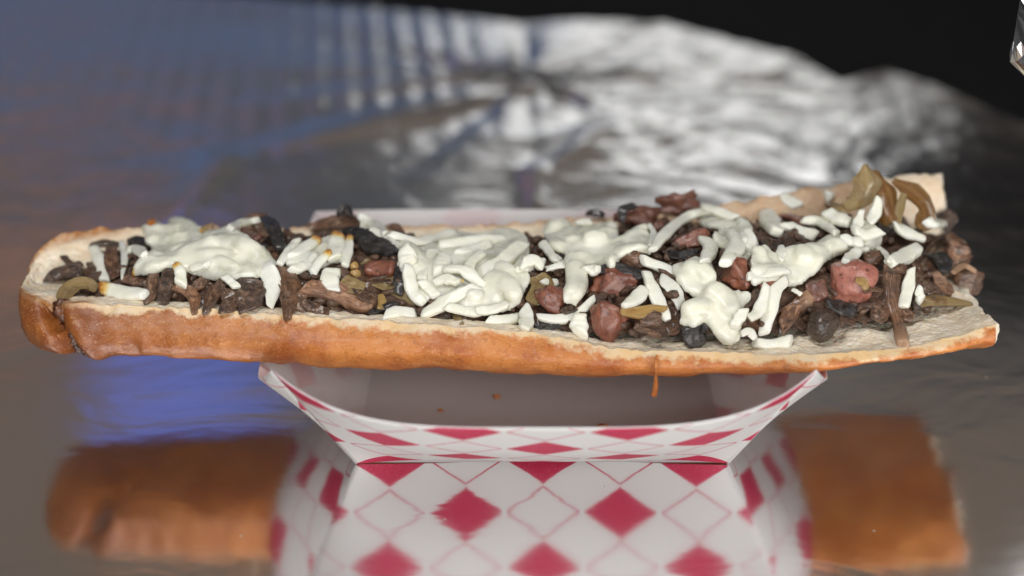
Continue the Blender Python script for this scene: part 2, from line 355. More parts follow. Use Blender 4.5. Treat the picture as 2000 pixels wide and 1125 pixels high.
# ------------------------------------------------------------------ paper tray
TL, TD, TH, OX, OY = .127, .0844, .0485, .0226, .0236
THF = .0482
TCX, TCY, TZ = .0102, .0074, .0001
def build_tray():
    root = empty('paper_food_tray', (TCX, TCY, TZ))
    tag(root, 'white paperboard food tray with red diamond checks standing on the foil under the sandwich', 'food tray')
    th = .00055
    def wall(name, side):
        """side: 'f','b' long walls, 'l','r' end walls; s along the edge, r up the slope"""
        ns, nr = 64, 18; outer = np.zeros((nr + 1, ns + 1, 3)); uv = np.zeros((nr + 1, ns + 1, 2))
        for j in range(nr + 1):
            r = j / nr
            for i in range(ns + 1):
                s = i / ns; w_ = 1 - abs(1 - 2 * s) ** 4
                if side in 'fb':
                    o = OY + (.0425 - OY) * w_; h = THF + (.0380 - THF) * w_
                    if side == 'b': o = OY + .006 * w_; h = TH - .0015 * w_
                    bx = (s - .5) * TL; rx = (s - .5) * (TL + 2 * OX); sg = -1 if side == 'f' else 1
                    bow = .0025 * math.sin(math.pi * r) * w_
                    x = bx + (rx - bx) * r; y = sg * (TD / 2 - .0022 * w_ * (1 - r) * (side == 'f') + o * r + bow); z = h * r - bow * .5 + .0006 * math.sin(s * 9) * (1 - r) * (side == 'f')
                    uv[j, i] = ((x + TCX - .0105) / .026, (r * .0545 + .0005) / .0172)
                else:
                    hc = THF + (TH - THF) * s; o = OX + .010 * w_; h = hc + (.0310 - hc) * w_
                    by = (s - .5) * TD; ry = (s - .5) * (TD + 2 * OY); sg = -1 if side == 'l' else 1
                    x = sg * (TL / 2 + o * r); y = by + (ry - by) * r; z = h * r
                    uv[j, i] = (y / .026 + .5, (r * .054 + .0005) / .0172)
                outer[j, i] = (x, y, max(z, .0001))
        du = np.gradient(outer, axis=1); dv = np.gradient(outer, axis=0); n = np.cross(du, dv); n /= np.linalg.norm(n, axis=2)[..., None]
        sgn = 1 if side in 'fr' else -1          # make n point out of the tray
        c = outer[nr // 2, ns // 2]; out = n[nr // 2, ns // 2] @ np.array([c[0], c[1], 0]); n = n if out > 0 else -n
        inner = outer - n * th; inner[0, :, 2] = np.maximum(inner[0, :, 2], .0004)
        N1 = (nr + 1) * (ns + 1); V = np.concatenate([outer.reshape(-1, 3), inner.reshape(-1, 3)]); U = np.concatenate([uv.reshape(-1, 2), uv.reshape(-1, 2)])
        F, fm = [], []
        I = lambda j, i: j * (ns + 1) + i
        for j in range(nr):
            for i in range(ns):
                f = (I(j, i), I(j, i + 1), I(j + 1, i + 1), I(j + 1, i)); g = tuple(N1 + k for k in f[::-1])
                F += [f, g]; fm += [0, 1]
        for i in range(ns): F.append((I(nr, i), I(nr, i + 1), N1 + I(nr, i + 1), N1 + I(nr, i))); fm.append(1)
        for j in range(nr):
            for i in (0, ns): F.append((I(j, i), I(j + 1, i), N1 + I(j + 1, i), N1 + I(j, i))); fm.append(1)
        ob = mesh_obj(name, V, F, None, root, uv=U, mats=[M['printed'], M['white']], fmat=fm)
        return ob
    for s, nm in (('f', 'side_wall'), ('b', 'side_wall'), ('l', 'end_wall'), ('r', 'end_wall')): wall(nm, s)
    # floor of the tray
    a, b = TL / 2 - .0002, TD / 2 - .0026; N = 12; V = []; F = []; fm = []
    for z in (.0001, .0006):
        for j in range(N + 1):
            for i in range(N + 1): V.append((-a + 2 * a * i / N, -b + 2 * b * j / N, z))
    K = (N + 1) ** 2
    for j in range(N):
        for i in range(N):
            f = (j * (N + 1) + i, j * (N + 1) + i + 1, (j + 1) * (N + 1) + i + 1, (j + 1) * (N + 1) + i)
            F += [f[::-1], tuple(k + K for k in f)]
    mesh_obj('tray_floor', V, F, M['white'], root)
    return root
build_tray()

# ------------------------------------------------------------------ bread
ST = np.array([  # x, yf, zb, yfl, zfl, ybl, zbl, yb, floor
 (-.1740, -.018, .0300, -.011, .0505, .043, .0535, .043, .046),
 (-.145, -.0195, .0305, -.0145, .0510, .045, .0535, .046, .043),
 (-.120, -.021, .0305, -.0160, .0505, .047, .0530, .050, .042),
 (-.050, -.0280, .0300, -.0235, .0490, .050, .0520, .054, .040),
 (.000, -.0320, .0300, -.0285, .0475, .052, .0525, .057, .040),
 (.014, -.0330, .0300, -.0297, .0462, .053, .0530, .058, .040),
 (.034, -.0340, .0303, -.0330, .0432, .055, .0540, .060, .039),
 (.070, -.0350, .0310, -.0345, .0425, .058, .0560, .062, .039),
 (.100, -.0360, .0328, -.0352, .0420, .062, .0600, .066, .0400),
 (.130, -.0320, .0350, -.0322, .0435, .066, .0640, .070, .0412),
 (.150, -.0270, .0350, -.0272, .0455, .068, .0660, .071, .0420),
 (.1625, -.0235, .0348, -.0232, .0480, .069, .0660, .071, .0420)])
def spl(xs, ys, x):
    i = int(np.clip(np.searchsorted(xs, x) - 1, 0, len(xs) - 2)); h = xs[i + 1] - xs[i]; t = (x - xs[i]) / h
    def m(k):
        if k == 0: return (ys[1] - ys[0]) / (xs[1] - xs[0])
        if k == len(xs) - 1: return (ys[-1] - ys[-2]) / (xs[-1] - xs[-2])
        return (ys[k + 1] - ys[k - 1]) / (xs[k + 1] - xs[k - 1])
    m0, m1 = m(i) * h, m(i + 1) * h
    return (2*t**3-3*t**2+1)*ys[i] + (t**3-2*t**2+t)*m0 + (-2*t**3+3*t**2)*ys[i+1] + (t**3-t**2)*m1
def crom(pts, n):
    """n samples along a Catmull-Rom curve through pts (uniform, ends included)"""
    pts = np.asarray(pts, float); k = len(pts); e = np.vstack([2 * pts[0] - pts[1], pts, 2 * pts[-1] - pts[-2]]); out = []
    for s in np.linspace(0, k - 1 - 1e-9, n):
        i = int(s); t = s - i; a, b, c, d = e[i:i + 4]
        out.append(.5 * ((2*b) + (-a+c)*t + (2*a-5*b+4*c-d)*t*t + (-a+3*b-3*c+d)*t**3))
    return np.array(out)
def even(p, n):
    d = np.r_[0, np.cumsum(np.linalg.norm(np.diff(p, axis=0), axis=1))]; s = np.linspace(0, d[-1], n)
    return np.column_stack([np.interp(s, d, p[:, k]) for k in range(p.shape[1])])
NO = 110; XT, XH = -.1722, -.1480
def section(x):
    yf, zb, yfl, zfl, ybl, zbl, yb, fl = [spl(ST[:, 0], ST[:, k], x) for k in range(1, 9)]
    zm = (zb + zfl) / 2; zmb = (zb + zbl) / 2
    outer = [(yfl, zfl), (yf - .0030, zm + .002), (yf + .0005, zb + .0035), (yf + .012, zb), ((yf + yb) / 2, zb - .001), (yb - .014, zb), (yb - .001, zb + .005), (yb + .003, zmb + .002), (ybl, zbl)]
    wf = .0075; inner = [(ybl, zbl), (ybl - .0055, zbl - .0025), (ybl - .012, fl + (zbl - fl) * .45), (ybl - .022, fl + .001), ((yf + yb) / 2, fl), (yfl + .026, fl), (yfl + .015, fl + (zfl - fl) * .35), (yfl + wf, zfl - .0012), (yfl, zfl)]
    o = even(crom(outer, 240), NO); i = even(crom(inner, 240), NO)
    if x < XH:
        q = (XH - x) / (XH - XT); s = max(0., 1 - q ** 2.7) ** (1 / 2.7); c = np.array([.0135, .0425])
        sz = .35 * 1 + .65 * s if q < .999 else .35
        up, dn = max(.02, s ** .22), max(.02, s ** .5)
        scale = lambda a: np.column_stack([c[0] + (a[:, 0] - c[0]) * s, c[1] + (a[:, 1] - c[1]) * np.where(a[:, 1] > c[1], up, dn)])
        o = scale(o); ii = scale(i)
        roof = c[1] + (.0500 - c[1]) * up                       # crumb floor climbs to the lip in the heel
        k = smooth(.86, 1., q); ii[:, 1] = ii[:, 1] * (1 - k) + np.maximum(ii[:, 1], roof) * k; i = ii
    return o, i
def build_bread():
    xs = np.r_[XT + (XH - XT) * (1 - np.cos(np.linspace(.02, math.pi / 2, 46))), np.linspace(XH, .1625, 360)[1:]]
    nx = len(xs); OUT = np.zeros((nx, NO, 3)); INN = np.zeros((nx, NO, 3))
    for k, x in enumerate(xs):
        o, i = section(x); OUT[k, :, 0] = x; OUT[k, :, 1:] = o; INN[k, :, 0] = x; INN[k, :, 1:] = i
    def normals(G):
        n = np.cross(np.gradient(G, axis=0), np.gradient(G, axis=1)); l = np.linalg.norm(n, axis=2)[..., None]; return n / np.maximum(l, 1e-12)
    No, Ni = normals(OUT), normals(INN)
    cen = np.array([0, .015, .055])
    if (No[200, NO // 2] @ np.array([0, 0, -1])) < 0: No = -No
    if (Ni[200, NO // 2] @ np.array([0, 0, 1])) < 0: Ni = -Ni
    tcol = np.linspace(0, 1, NO); stain = np.zeros((nx, NO)); toast = np.zeros((nx, NO))
    for k in range(nx):
        x = xs[k]
        end = smooth(.1625, .1560, x)
        lipf = Vector((x * 130, 3.3, 0)); lipb = Vector((x * 130, 9.1, 0))
        rf = noise.noise(lipf) * .0010 + noise.noise(lipf * 2.7) * .0008; rb = noise.noise(lipb) * .0012 + noise.noise(lipb * 2.7) * .0010
        for j in range(NO):
            t = tcol[j]; v = Vector(OUT[k, j]); e = min(t, 1 - t)
            d = .0013 * noise.noise(v * 42) + .0005 * fbm(v * 120, 3) + .00022 * noise.noise(Vector((v.x * 160, v.y * 600, v.z * 600))) + .00012 * noise.noise(v * 900)
            # shallow bursts in the crust along the front
            cr = noise.noise(Vector((x * 70, t * 9, 4.4))); d -= .0012 * max(0, cr - .33) * 3 * smooth(.02, .10, t) * smooth(.40, .25, t)
            # the split between the heel and the front half
            if x < -.125 and t < .5:
                gx = -.1565 + .045 * (t - .02); g = math.exp(-((x - gx) / .0030) ** 2) * smooth(.5, .25, t)
                d -= .0085 * g
                d += .0014 * math.exp(-((x - gx - .007) / .004) ** 2) * smooth(.4, .2, t)
            lw = max(0, 1 - e / .05)
            OUT[k, j] += No[k, j] * d * (1 - .6 * lw)
            OUT[k, j, 2] += lw * lw * ((rf - .0055 * math.exp(-((x + .1560) / .0028) ** 2)) if t < .5 else rb)
        for j in range(NO):
            t = tcol[j]; v = Vector(INN[k, j]); e = min(t, 1 - t)
            d = .0010 * noise.noise(v * 90) + .0006 * noise.noise(v * 260) + .0003 * noise.noise(v * 620)
            lw = max(0, 1 - e / .05)
            INN[k, j] += Ni[k, j] * d * (1 - lw)
            lw2 = max(0, 1 - e / .09); INN[k, j, 2] += lw * lw * rb if t < .5 else lw * lw * rf - lw2 * lw2 * .0055 * math.exp(-((x + .1560) / .0028) ** 2)
            toast[k, j] = max(0, 1 - e / .035) * (.85 if t < .5 else .30)
            if x < -.135: toast[k, j] = max(toast[k, j], max(0, 1.3 - e / .085) * smooth(-.135, -.150, x))
            if t < .5: toast[k, j] = max(toast[k, j], .6 * smooth(.30, .05, t) * smooth(.02, .06, x)) * (1 - .75 * smooth(.125, .140, x))
            stain[k, j] = max(0., noise.noise(v * 75) * 1.1 + noise.noise(v * 200) * .5 + .05) * .7 * smooth(.42, .75, t) * smooth(.13, .09, x)
    INN[:, 0] = OUT[:, -1]; INN[:, -1] = OUT[:, 0]
    # ragged torn right-hand end
    for G in (OUT, INN):
        for j in range(NO):
            s = .0016 * noise.noise(Vector((G[-1, j, 1] * 150, G[-1, j, 2] * 150, 1))) + .004 * noise.noise(Vector((G[-1, j, 1] * 28, 2, 2)))
            for k in range(nx - 40, nx): G[k, j, 0] += s * ((k - (nx - 40)) / 39) ** 1.5
    root = empty('split_baguette', (0, .015, .033))
    tag(root, 'long split and toasted baguette half with golden crust lying open across the paper tray', 'bread')
    def grid(G, name, mat, flip, uv, attrs=None, extra=None):
        a, b = G.shape[:2]; idx = np.arange(a * b).reshape(a, b)
        q = np.stack([idx[:-1, :-1], idx[1:, :-1], idx[1:, 1:], idx[:-1, 1:]], -1).reshape(-1, 4)
        if flip: q = q[:, ::-1]
        ob = mesh_obj(name, G.reshape(-1, 3), q.tolist(), mat, uv=uv.reshape(-1, 2), attrs=attrs); adopt(ob, root); return ob
    U = np.stack(np.meshgrid(xs, tcol, indexing='ij'), -1)
    grid(OUT, 'crust', M['crust'], True, U)
    grid(INN, 'crumb', M['crumb'], True, U, dict(toast=toast.ravel(), stain=stain.ravel()))
    # torn face at the right end
    a, b = OUT[-1], INN[-1][::-1]; m = 14; E = np.zeros((m + 1, NO, 3))
    for i in range(m + 1):
        f = i / m; E[i] = a * (1 - f) + b * f
        for j in range(NO):
            v = Vector(E[i, j]); E[i, j, 0] += (.0016 * noise.noise(v * 190) + .0013 * noise.noise(v * 420) + .001) * math.sin(math.pi * f) ** .5
    ob = grid(E, 'torn_end', M['crumb'], False, np.zeros((m + 1, NO, 2)), dict(toast=np.zeros((m + 1) * NO), stain=np.zeros((m + 1) * NO)))
    return root, OUT, INN
BREAD, OUTG, INNG = build_bread()

# ------------------------------------------------------------------ height map of what has been piled up so far
GX0, GY0, GS = -.178, -.05, .0008; GNX, GNY = 440, 170
HM = np.full((GNX, GNY), -1.)
def splat(co):
    i = np.round((co[:, 0] - GX0) / GS).astype(int); j = np.round((co[:, 1] - GY0) / GS).astype(int)
    ok = (i > 0) & (i < GNX - 1) & (j > 0) & (j < GNY - 1); i, j, z = i[ok], j[ok], co[ok, 2]
    for a in (-1, 0, 1):
        for b in (-1, 0, 1): np.maximum.at(HM, (i + a, j + b), z - (.0003 if a or b else 0))
for G in (INNG, OUTG): splat(G.reshape(-1, 3))
def gauss(A, s):
    k = np.exp(-.5 * (np.arange(-int(3 * s), int(3 * s) + 1) / s) ** 2); k /= k.sum()
    A = np.apply_along_axis(lambda r: np.convolve(np.pad(r, len(k) // 2, 'edge'), k, 'valid'), 0, A)
    return np.apply_along_axis(lambda r: np.convolve(np.pad(r, len(k) // 2, 'edge'), k, 'valid'), 1, A)
def hz(x, y, A=None):
    A = HM if A is None else A
    i = (x - GX0) / GS; j = (y - GY0) / GS
    i = min(max(i, 0), GNX - 2); j = min(max(j, 0), GNY - 2); a, b = int(i), int(j); f, g = i - a, j - b
    return (A[a, b] * (1 - f) + A[a + 1, b] * f) * (1 - g) + (A[a, b + 1] * (1 - f) + A[a + 1, b + 1] * f) * g
def surf(px, py, A=None):
    """where the sight line through a photo pixel meets the pile"""
    d = ray(px, py); t = .44; best = (9, None)
    while t < .75:
        P = CAM + d * t; g = P.z - hz(P.x, P.y, A)
        if g <= 0: return P
        if g < best[0]: best = (g, P)
        t += .0006
    P = best[1].copy(); P.z -= min(best[0], .006); return P

# ------------------------------------------------------------------ crop coordinates -> photo pixels
K1 = lambda x, y: (x / 2.857, 380 + y / 2.857)
K2 = lambda x, y: (500 + x / 2.857, 380 + y / 2.857)
K3 = lambda x, y: (1000 + x / 3.31, 350 + y / 3.31)
K4 = lambda x, y: (1400 + x / 2.557, 300 + y / 2.557)
SC = {K1: 2.857, K2: 2.857, K3: 3.31, K4: 2.557}

# ------------------------------------------------------------------ base of the filling: chopped mushroom packed in the split
def spread():
    front = [(95, 560), (200, 592), (300, 608), (560, 620), (800, 622), (1020, 634), (1180, 650), (1350, 650), (1480, 650), (1600, 635), (1760, 620), (1830, 590), (1895, 575)]
    fx = np.array([at_z(a, b, .047).x for a, b in front]); fy = np.array([at_z(a, b, .0465).y for a, b in front])
    cx = [-.155, -.13, -.105, -.07, -.03, .0, .03, .055, .08, .105, .125, .145, .153]; ch = [.002, .008, .013, .012, .010, .009, .011, .014, .015, .014, .012, .009, .004]
    for i in range(GNX):
        x = GX0 + i * GS
        if x < -.158 or x > .154: continue
        y0 = np.interp(x, fx, fy) + .002; y1 = spl(ST[:, 0], ST[:, 5], x) - .007; A = np.interp(x, cx, ch)
        for j in range(GNY):
            y = GY0 + j * GS
            if y0 < y < y1 and HM[i, j] > 0:
                t = (y - y0) / (y1 - y0); b = min(1, (t / .42)) if t < .42 else 1 - .75 * ((t - .42) / .58) ** 1.6
                b = math.sin(b * math.pi / 2) ** .8
                base = .0445 + A * b
                yield i, j, x, y, base
MOUND = list(spread())
def build_base():
    A = np.full((GNX, GNY), np.nan)
    for i, j, x, y, b in MOUND:
        v = Vector((x, y, 0)); A[i, j] = b - .0015 + .0016 * (1 - abs(noise.noise(v * 130)) * 2.5) + .0012 * noise.noise(v * 320)
    idx = -np.ones((GNX, GNY), int); V = []
    ii, jj = np.where(~np.isnan(A))
    for a, b in zip(ii, jj):
        idx[a, b] = len(V); V.append((GX0 + a * GS, GY0 + b * GS, A[a, b]))
    F = []
    for a, b in zip(ii, jj):
        if a + 1 < GNX and b + 1 < GNY and min(idx[a + 1, b], idx[a, b + 1], idx[a + 1, b + 1]) >= 0: F.append((idx[a, b], idx[a + 1, b], idx[a + 1, b + 1], idx[a, b + 1]))
    V = np.array(V)
    # chopped bits over it
    VV = [V]; FF = list(F); n0 = len(V); UVs = [np.column_stack([V[:, 0] * 60, V[:, 1] * 60])]
    pick = rng.choice(len(MOUND), 700, replace=False)
    for q in pick:
        i, j, x, y, b = MOUND[q]; a = rng.uniform(0, 6.28); l = rng.uniform(.0012, .0045); w_ = rng.uniform(.0007, .0020)
        bm = bmesh.new(); bmesh.ops.create_icosphere(bm, subdivisions=2, radius=1)
        co = np.array([v.co for v in bm.verts]); fc = [[v.index for v in f.verts] for f in bm.faces]; bm.free()
        co = np.sign(co) * np.abs(co) ** .7 * np.array([l, w_, w_ * .8])
        for k in range(len(co)): co[k] *= 1 + .35 * noise.noise(Vector(co[k]) * 420 + Vector((q, 0, 0)))
        tl = rng.uniform(-.6, .6); co = co @ np.array([[math.cos(tl), 0, math.sin(tl)], [0, 1, 0], [-math.sin(tl), 0, math.cos(tl)]])
        co = co @ np.array([[math.cos(a), math.sin(a), 0], [-math.sin(a), math.cos(a), 0], [0, 0, 1]]) + np.array([x, y, b + .0010])
        VV.append(co); FF += [tuple(n0 + k for k in f) for f in fc]; n0 += len(co); UVs.append(co[:, :2] * 90)
    allv = np.concatenate(VV)
    o = mesh_obj('mushroom_filling', allv, FF, M['bed'], uv=np.concatenate(UVs)); tag(o, 'dark chopped mushroom filling packed along the split of the bread', 'filling', kind='stuff')
    splat(allv)
build_base()

# ------------------------------------------------------------------ piece makers
NVIEW = Vector((0, -.50, .866))
def place_line(K, pts, lift=0., A=None):
    out = []
    for p in pts:
        q = K(p[0], p[1]) if K else (p[0], p[1])
        if len(p) > 2 and isinstance(p[2], str): P = at_y(q[0], q[1], float(p[2]))
        else: P = surf(q[0], q[1], A)
        out.append(P)
    # an even line: depth may not jump along one piece
    for _ in range(2):
        for k in range(1, len(out) - 1):
            m = (out[k - 1] + out[k + 1]) / 2
            d = (out[k] - CAM).normalized(); c = (m - out[k]).dot(d); out[k] = out[k] + d * max(-.004, min(.004, c)) * .6
    return [P + NVIEW * lift for P in out]
SEED = [0]
def box_ring(n=20, r=.26):
    """unit rounded square, denser at its corners"""
    out = []; m = n // 4
    for q in range(4):
        a0 = q * math.pi / 2; cx, cy_ = [(1 - r, 1 - r), (-1 + r, 1 - r), (-1 + r, -1 + r), (1 - r, -1 + r)][q]
        for k in range(m):
            a = a0 + (k / (m - 1)) * math.pi / 2; out.append((cx + r * math.cos(a), cy_ + r * math.sin(a)))
    return out
def sweep(pts, ws, th, nseg=26, nc=20, power=3.2, rough=.08, freq=260, ridges=0., endk=.82, curl=0., twist=0., blunt=.10, box=0., slant=0., lumpy=0.):
    """rounded bar or sheet swept along pts; ws widths, th thickness, both in metres"""
    SEED[0] += 1; sd = Vector((SEED[0] * 3.7, SEED[0] * 1.3, SEED[0] * 7.1)); rs = random.Random(SEED[0])
    P = even(crom([tuple(p) for p in pts], 80), nseg); s = np.linspace(0, 1, nseg)
    W = np.interp(s, np.linspace(0, 1, len(ws)), ws) / 2; T = (np.interp(s, np.linspace(0, 1, len(th)), th) if hasattr(th, '__len__') else np.full(nseg, th)) / 2
    sa0, sa1 = rs.uniform(-1, 1) * slant, rs.uniform(-1, 1) * slant; sb0, sb1 = rs.uniform(-1, 1) * slant * .6, rs.uniform(-1, 1) * slant * .6
    if box: ring = box_ring(nc, box)
    else:
        ring = []
        for c in range(nc):
            a = 2 * math.pi * c / nc; ca, sa = math.cos(a), math.sin(a); ring.append((math.copysign(abs(ca) ** (2 / power), ca), math.copysign(abs(sa) ** (2 / power), sa)))
    nc = len(ring); V = []; UV = []; S = []
    for k in range(nseg):
        t = P[min(k + 1, nseg - 1)] - P[max(k - 1, 0)]; t = Vector(t).normalized()
        n = (NVIEW - t * NVIEW.dot(t)); n = n.normalized() if n.length > .2 else Vector((0, -.866, -.5)); b = t.cross(n)
        if twist:
            a = twist * (s[k] - .5); n, b = n * math.cos(a) + b * math.sin(a), b * math.cos(a) - n * math.sin(a)
        e = min(s[k], 1 - s[k]); f = 1 if e > blunt else endk + (1 - endk) * math.sqrt(max(0, 1 - (1 - e / blunt) ** 2))
        w0, w1 = (1 - s[k]) ** 4, s[k] ** 4
        lm = 1 + lumpy * noise.noise(Vector((s[k] * 4, SEED[0] * 1.7, 0))); lt = 1 + lumpy * noise.noise(Vector((s[k] * 4, SEED[0] * 1.7, 9)))
        for c in range(nc):
            u, v = ring[c]; l = math.hypot(u, v)
            q = Vector(P[k]) + b * u * W[k] * f * lm + n * (v * T[k] * f * lt + curl * W[k] * (u * u - .35))
            q = q + t * W[k] * (w0 * (sa0 * u + sb0 * v) + w1 * (sa1 * u + sb1 * v))
            nn = noise.noise(q * freq + sd) + .5 * noise.noise(q * freq * 2.3 + sd) + .35 * noise.noise(q * freq * 5.1 + sd)
            q = q + (n * v + b * u) / l * (nn * rough * min(W[k], T[k] * 2))
            if ridges: q = q + n * ridges * T[k] * (noise.noise(Vector((u * 4.5, s[k] * 1.6, SEED[0]))) + .5 * noise.noise(Vector((u * 11, s[k] * 3.5, SEED[0])))) * (1 if v > 0 else .3)
            V.append(q); UV.append((s[k] * .8, c / nc)); S.append(s[k])
    F = [(k * nc + c, k * nc + (c + 1) % nc, (k + 1) * nc + (c + 1) % nc, (k + 1) * nc + c) for k in range(nseg - 1) for c in range(nc)]
    for k, sg in ((0, -1), (nseg - 1, 1)):                          # closed ends, slightly uneven
        base = k * nc; c0 = sum((V[base + c] for c in range(nc)), Vector()) / nc
        t = Vector(P[-1] - P[-2]) if sg > 0 else Vector(P[0] - P[1]); last = base
        for sh, ad in ((.88, .10), (.5, .16)):
            rg = len(V)
            for c in range(nc):
                V.append(c0 + (V[base + c] - c0) * sh + t.normalized() * T[k] * ad * (1 + 1.2 * noise.noise(V[base + c] * 500 + sd))); UV.append((s[k] * .8, c / nc)); S.append(s[k])
            for c in range(nc):
                d = (c + 1) % nc; q1 = (last + c, last + d, rg + d, rg + c); F.append(q1[::-1] if sg < 0 else q1)
            last = rg
        V.append(c0 + t.normalized() * T[k] * .18); UV.append((s[k] * .8, .5)); S.append(s[k])
        for c in range(nc):
            d = (c + 1) % nc; q2 = (last + c, last + d, len(V) - 1); F.append(q2[::-1] if sg < 0 else q2)
    F = [f[::-1] for f in F]
    return V, F, UV, np.array(S)
def chunk(c, size, ang=0., cuts=7, seed=0, rough=.06, n=3, tilt=.0, flat=.8):
    """a cut lump: a ball shaved by planes; size in metres (across, up, deep) seen from the front"""
    rs = np.random.default_rng(seed * 17 + 3)
    bm = bmesh.new(); bmesh.ops.create_icosphere(bm, subdivisions=4, radius=1); co = np.array([v.co for v in bm.verts]); fc = [tuple(v.index for v in f.verts) for f in bm.faces]; bm.free()
    cut = np.zeros(len(co))
    if cuts > 3: co = np.sign(co) * np.abs(co) ** .72
    for k in range(cuts):
        d = rs.normal(size=3); d /= np.linalg.norm(d); h = rs.uniform(.62, .95)
        ex = co @ d - h; m = ex > 0; co[m] -= np.outer(ex[m] * .97, d); 
        if k == 0: cut = np.maximum(cut, m.astype(float))
    for k in range(len(co)):
        v = Vector(co[k]); co[k] *= 1 + rough * (noise.noise(v * 1.7 + Vector((0, seed, 3))) * 1.8 + noise.noise(v * 2.2 + Vector((seed, 0, 0))) * 1.6 + noise.noise(v * 6 + Vector((seed, 5, 0))) * .8 + .5 * noise.noise(v * 14) + .25 * noise.noise(v * 30))
    co = co * (np.array(size) / 2)[[0, 2, 1]]                          # x across, y deep, z up
    ca, sa = math.cos(ang), math.sin(ang)
    co = np.column_stack([co[:, 0] * ca - co[:, 2] * sa, co[:, 1], co[:, 0] * sa + co[:, 2] * ca])
    p = R(28); co = np.column_stack([co[:, 0], co[:, 1] * math.cos(p) + co[:, 2] * math.sin(p), -co[:, 1] * math.sin(p) + co[:, 2] * math.cos(p)])
    co += np.array(c); uv = np.column_stack([co[:, 0] * 50, co[:, 2] * 50])
    return co, fc, uv, cut
def finish(name, V, F, mat, uv, toast, label, cat, group=None, parent=None, smooth_=True):
    V = np.array([tuple(v) for v in V]); splat(V)
    o = mesh_obj(name, V, F, mat, uv=uv, attrs=dict(toast=toast), smooth=smooth_)
    recentre(o)
    if parent: adopt(o, parent)
    else: tag(o, label, cat, group)
    return o
def bar(name, K, pts, w, mat, label=None, cat=None, th=.45, toast=None, parent=None, lift=None, group=None, **kw):
    """strip-like piece traced in a crop; w: width(s) in crop pixels, th: thickness as a share of the width"""
    s = SC.get(K, 1.); w = w if hasattr(w, '__len__') else [w, w]
    P = place_line(K, pts); m = pxm(P[0]) / s; ws = [a * m for a in w]; t = th * float(np.mean(ws))
    L = t * .32 if lift is None else lift
    P = [p + NVIEW * L for p in P]
    if len(P) == 2: P = [P[0], (P[0] + P[1]) / 2 + NVIEW * t * .15, P[1]]
    V, F, uv, S = sweep(P, ws, t, **kw)
    to = np.zeros(len(S))
    if toast == 'a': to = np.clip(1 - S / .30, 0, 1)
    elif toast == 'b': to = np.clip(1 - (1 - S) / .30, 0, 1)
    elif toast == 'ab': to = np.maximum(np.clip(1 - S / .18, 0, 1), np.clip(1 - (1 - S) / .2, 0, 1)) * .8
    elif isinstance(toast, (int, float)): to[:] = toast
    return finish(name, V, F, mat, uv, to, label, cat, group, parent)
def lump(name, K, c, size, mat, label=None, cat=None, deep=None, ang=0., cuts=7, seed=1, rough=.06, lift=None, cutface=0., group=None, parent=None):
    s = SC.get(K, 1.); P = place_line(K, [c])[0]; m = pxm(P) / s
    sz = (size[0] * m, size[1] * m, (deep or .8 * min(size)) * m)
    L = .22 * sz[2] if lift is None else lift
    co, F, uv, cut = chunk(P + NVIEW * L, sz, R(ang), cuts, seed, rough)
    return finish(name, co, F, mat, uv, cut * cutface, label, cat, group, parent)

# ------------------------------------------------------------------ mushrooms, sausage, onion (traced piece by piece, lowest first)
MU, SA, ON = 'mushroom', 'sausage', 'onion'
def mush(K, pts, w, label, m='mush', th=.42, **kw):
    kw.setdefault('rough', .19); kw.setdefault('ridges', .55); kw.setdefault('freq', 230); kw.setdefault('box', random.uniform(.25, .5)); kw.setdefault('endk', .85); kw.setdefault('nseg', 34); kw.setdefault('nc', 24); kw.setdefault('lumpy', .3); kw.setdefault('slant', .9); kw.setdefault('curl', random.uniform(-.35, .35))
    return bar('mushroom_piece', K, pts, w, M[m], label, MU, th, **kw)
# -- heel end, left
mush(K1, [(352, 345), (392, 388), (445, 432)], [34, 44, 40], 'thin dark mushroom twig standing in the hollow of the bread heel', 'mushd')
mush(K1, [(290, 490), (345, 445), (420, 440), (460, 470)], [70, 95, 90, 60], 'round slate-dark mushroom cap nearest to the left tip of the bread', 'mushd', th=.6, ridges=.1, rough=.06)
bar('onion_piece', K1, [(345, 590), (410, 520), (480, 500), (540, 530)], [80, 110, 100, 60], M['onion'], 'pale yellow onion piece tucked at the split of the bread heel', ON, .16, curl=.35, rough=.2)
mush(K1, [(505, 285), (580, 275), (665, 285)], [36, 48, 40], 'flat reddish dark mushroom strip lying against the back crumb near the heel', 'mushd')
mush(K1, [(625, 300), (625, 380), (645, 470)], [66, 76, 60], 'dark upright mushroom strip between two cheese shreds near the heel')
mush(K1, [(715, 275), (770, 262), (820, 290)], [50, 64, 60], 'black mushroom scrap behind the small cheese cube near the heel', 'black')
mush(K1, [(690, 470), (760, 490), (830, 500)], [50, 60, 50], 'brown mushroom strip behind the browned cheese lump at the front left')
mush(K1, [(865, 410), (855, 500), (838, 610)], [58, 64, 58], 'brown upright mushroom stem right of the browned cheese lump at the front left')
mush(K1, [(960, 440), (930, 520), (905, 610)], [90, 100, 80], 'very dark mushroom slab in shade under the left melted cheese', 'mushd')
mush(K1, [(1150, 470), (1110, 520), (1060, 540)], [70, 60, 40], 'olive brown mushroom curl under the middle of the left melted cheese')
mush(K1, [(975, 515), (1050, 545), (1090, 600), (1085, 668)], [50, 80, 72, 40], 'light brown hooked mushroom slice with its tip on the front crumb', 'mushl', curl=.4)
mush(K1, [(1255, 490), (1195, 570), (1150, 665)], [60, 76, 50], 'brown mushroom strip leaning left with a dark fold, under the left melted cheese', 'mush', curl=.5)
mush(K1, [(1270, 530), (1290, 600), (1260, 665)], [80, 100, 84], 'ragged brown mushroom piece resting on the crumb left of the broad dark one')
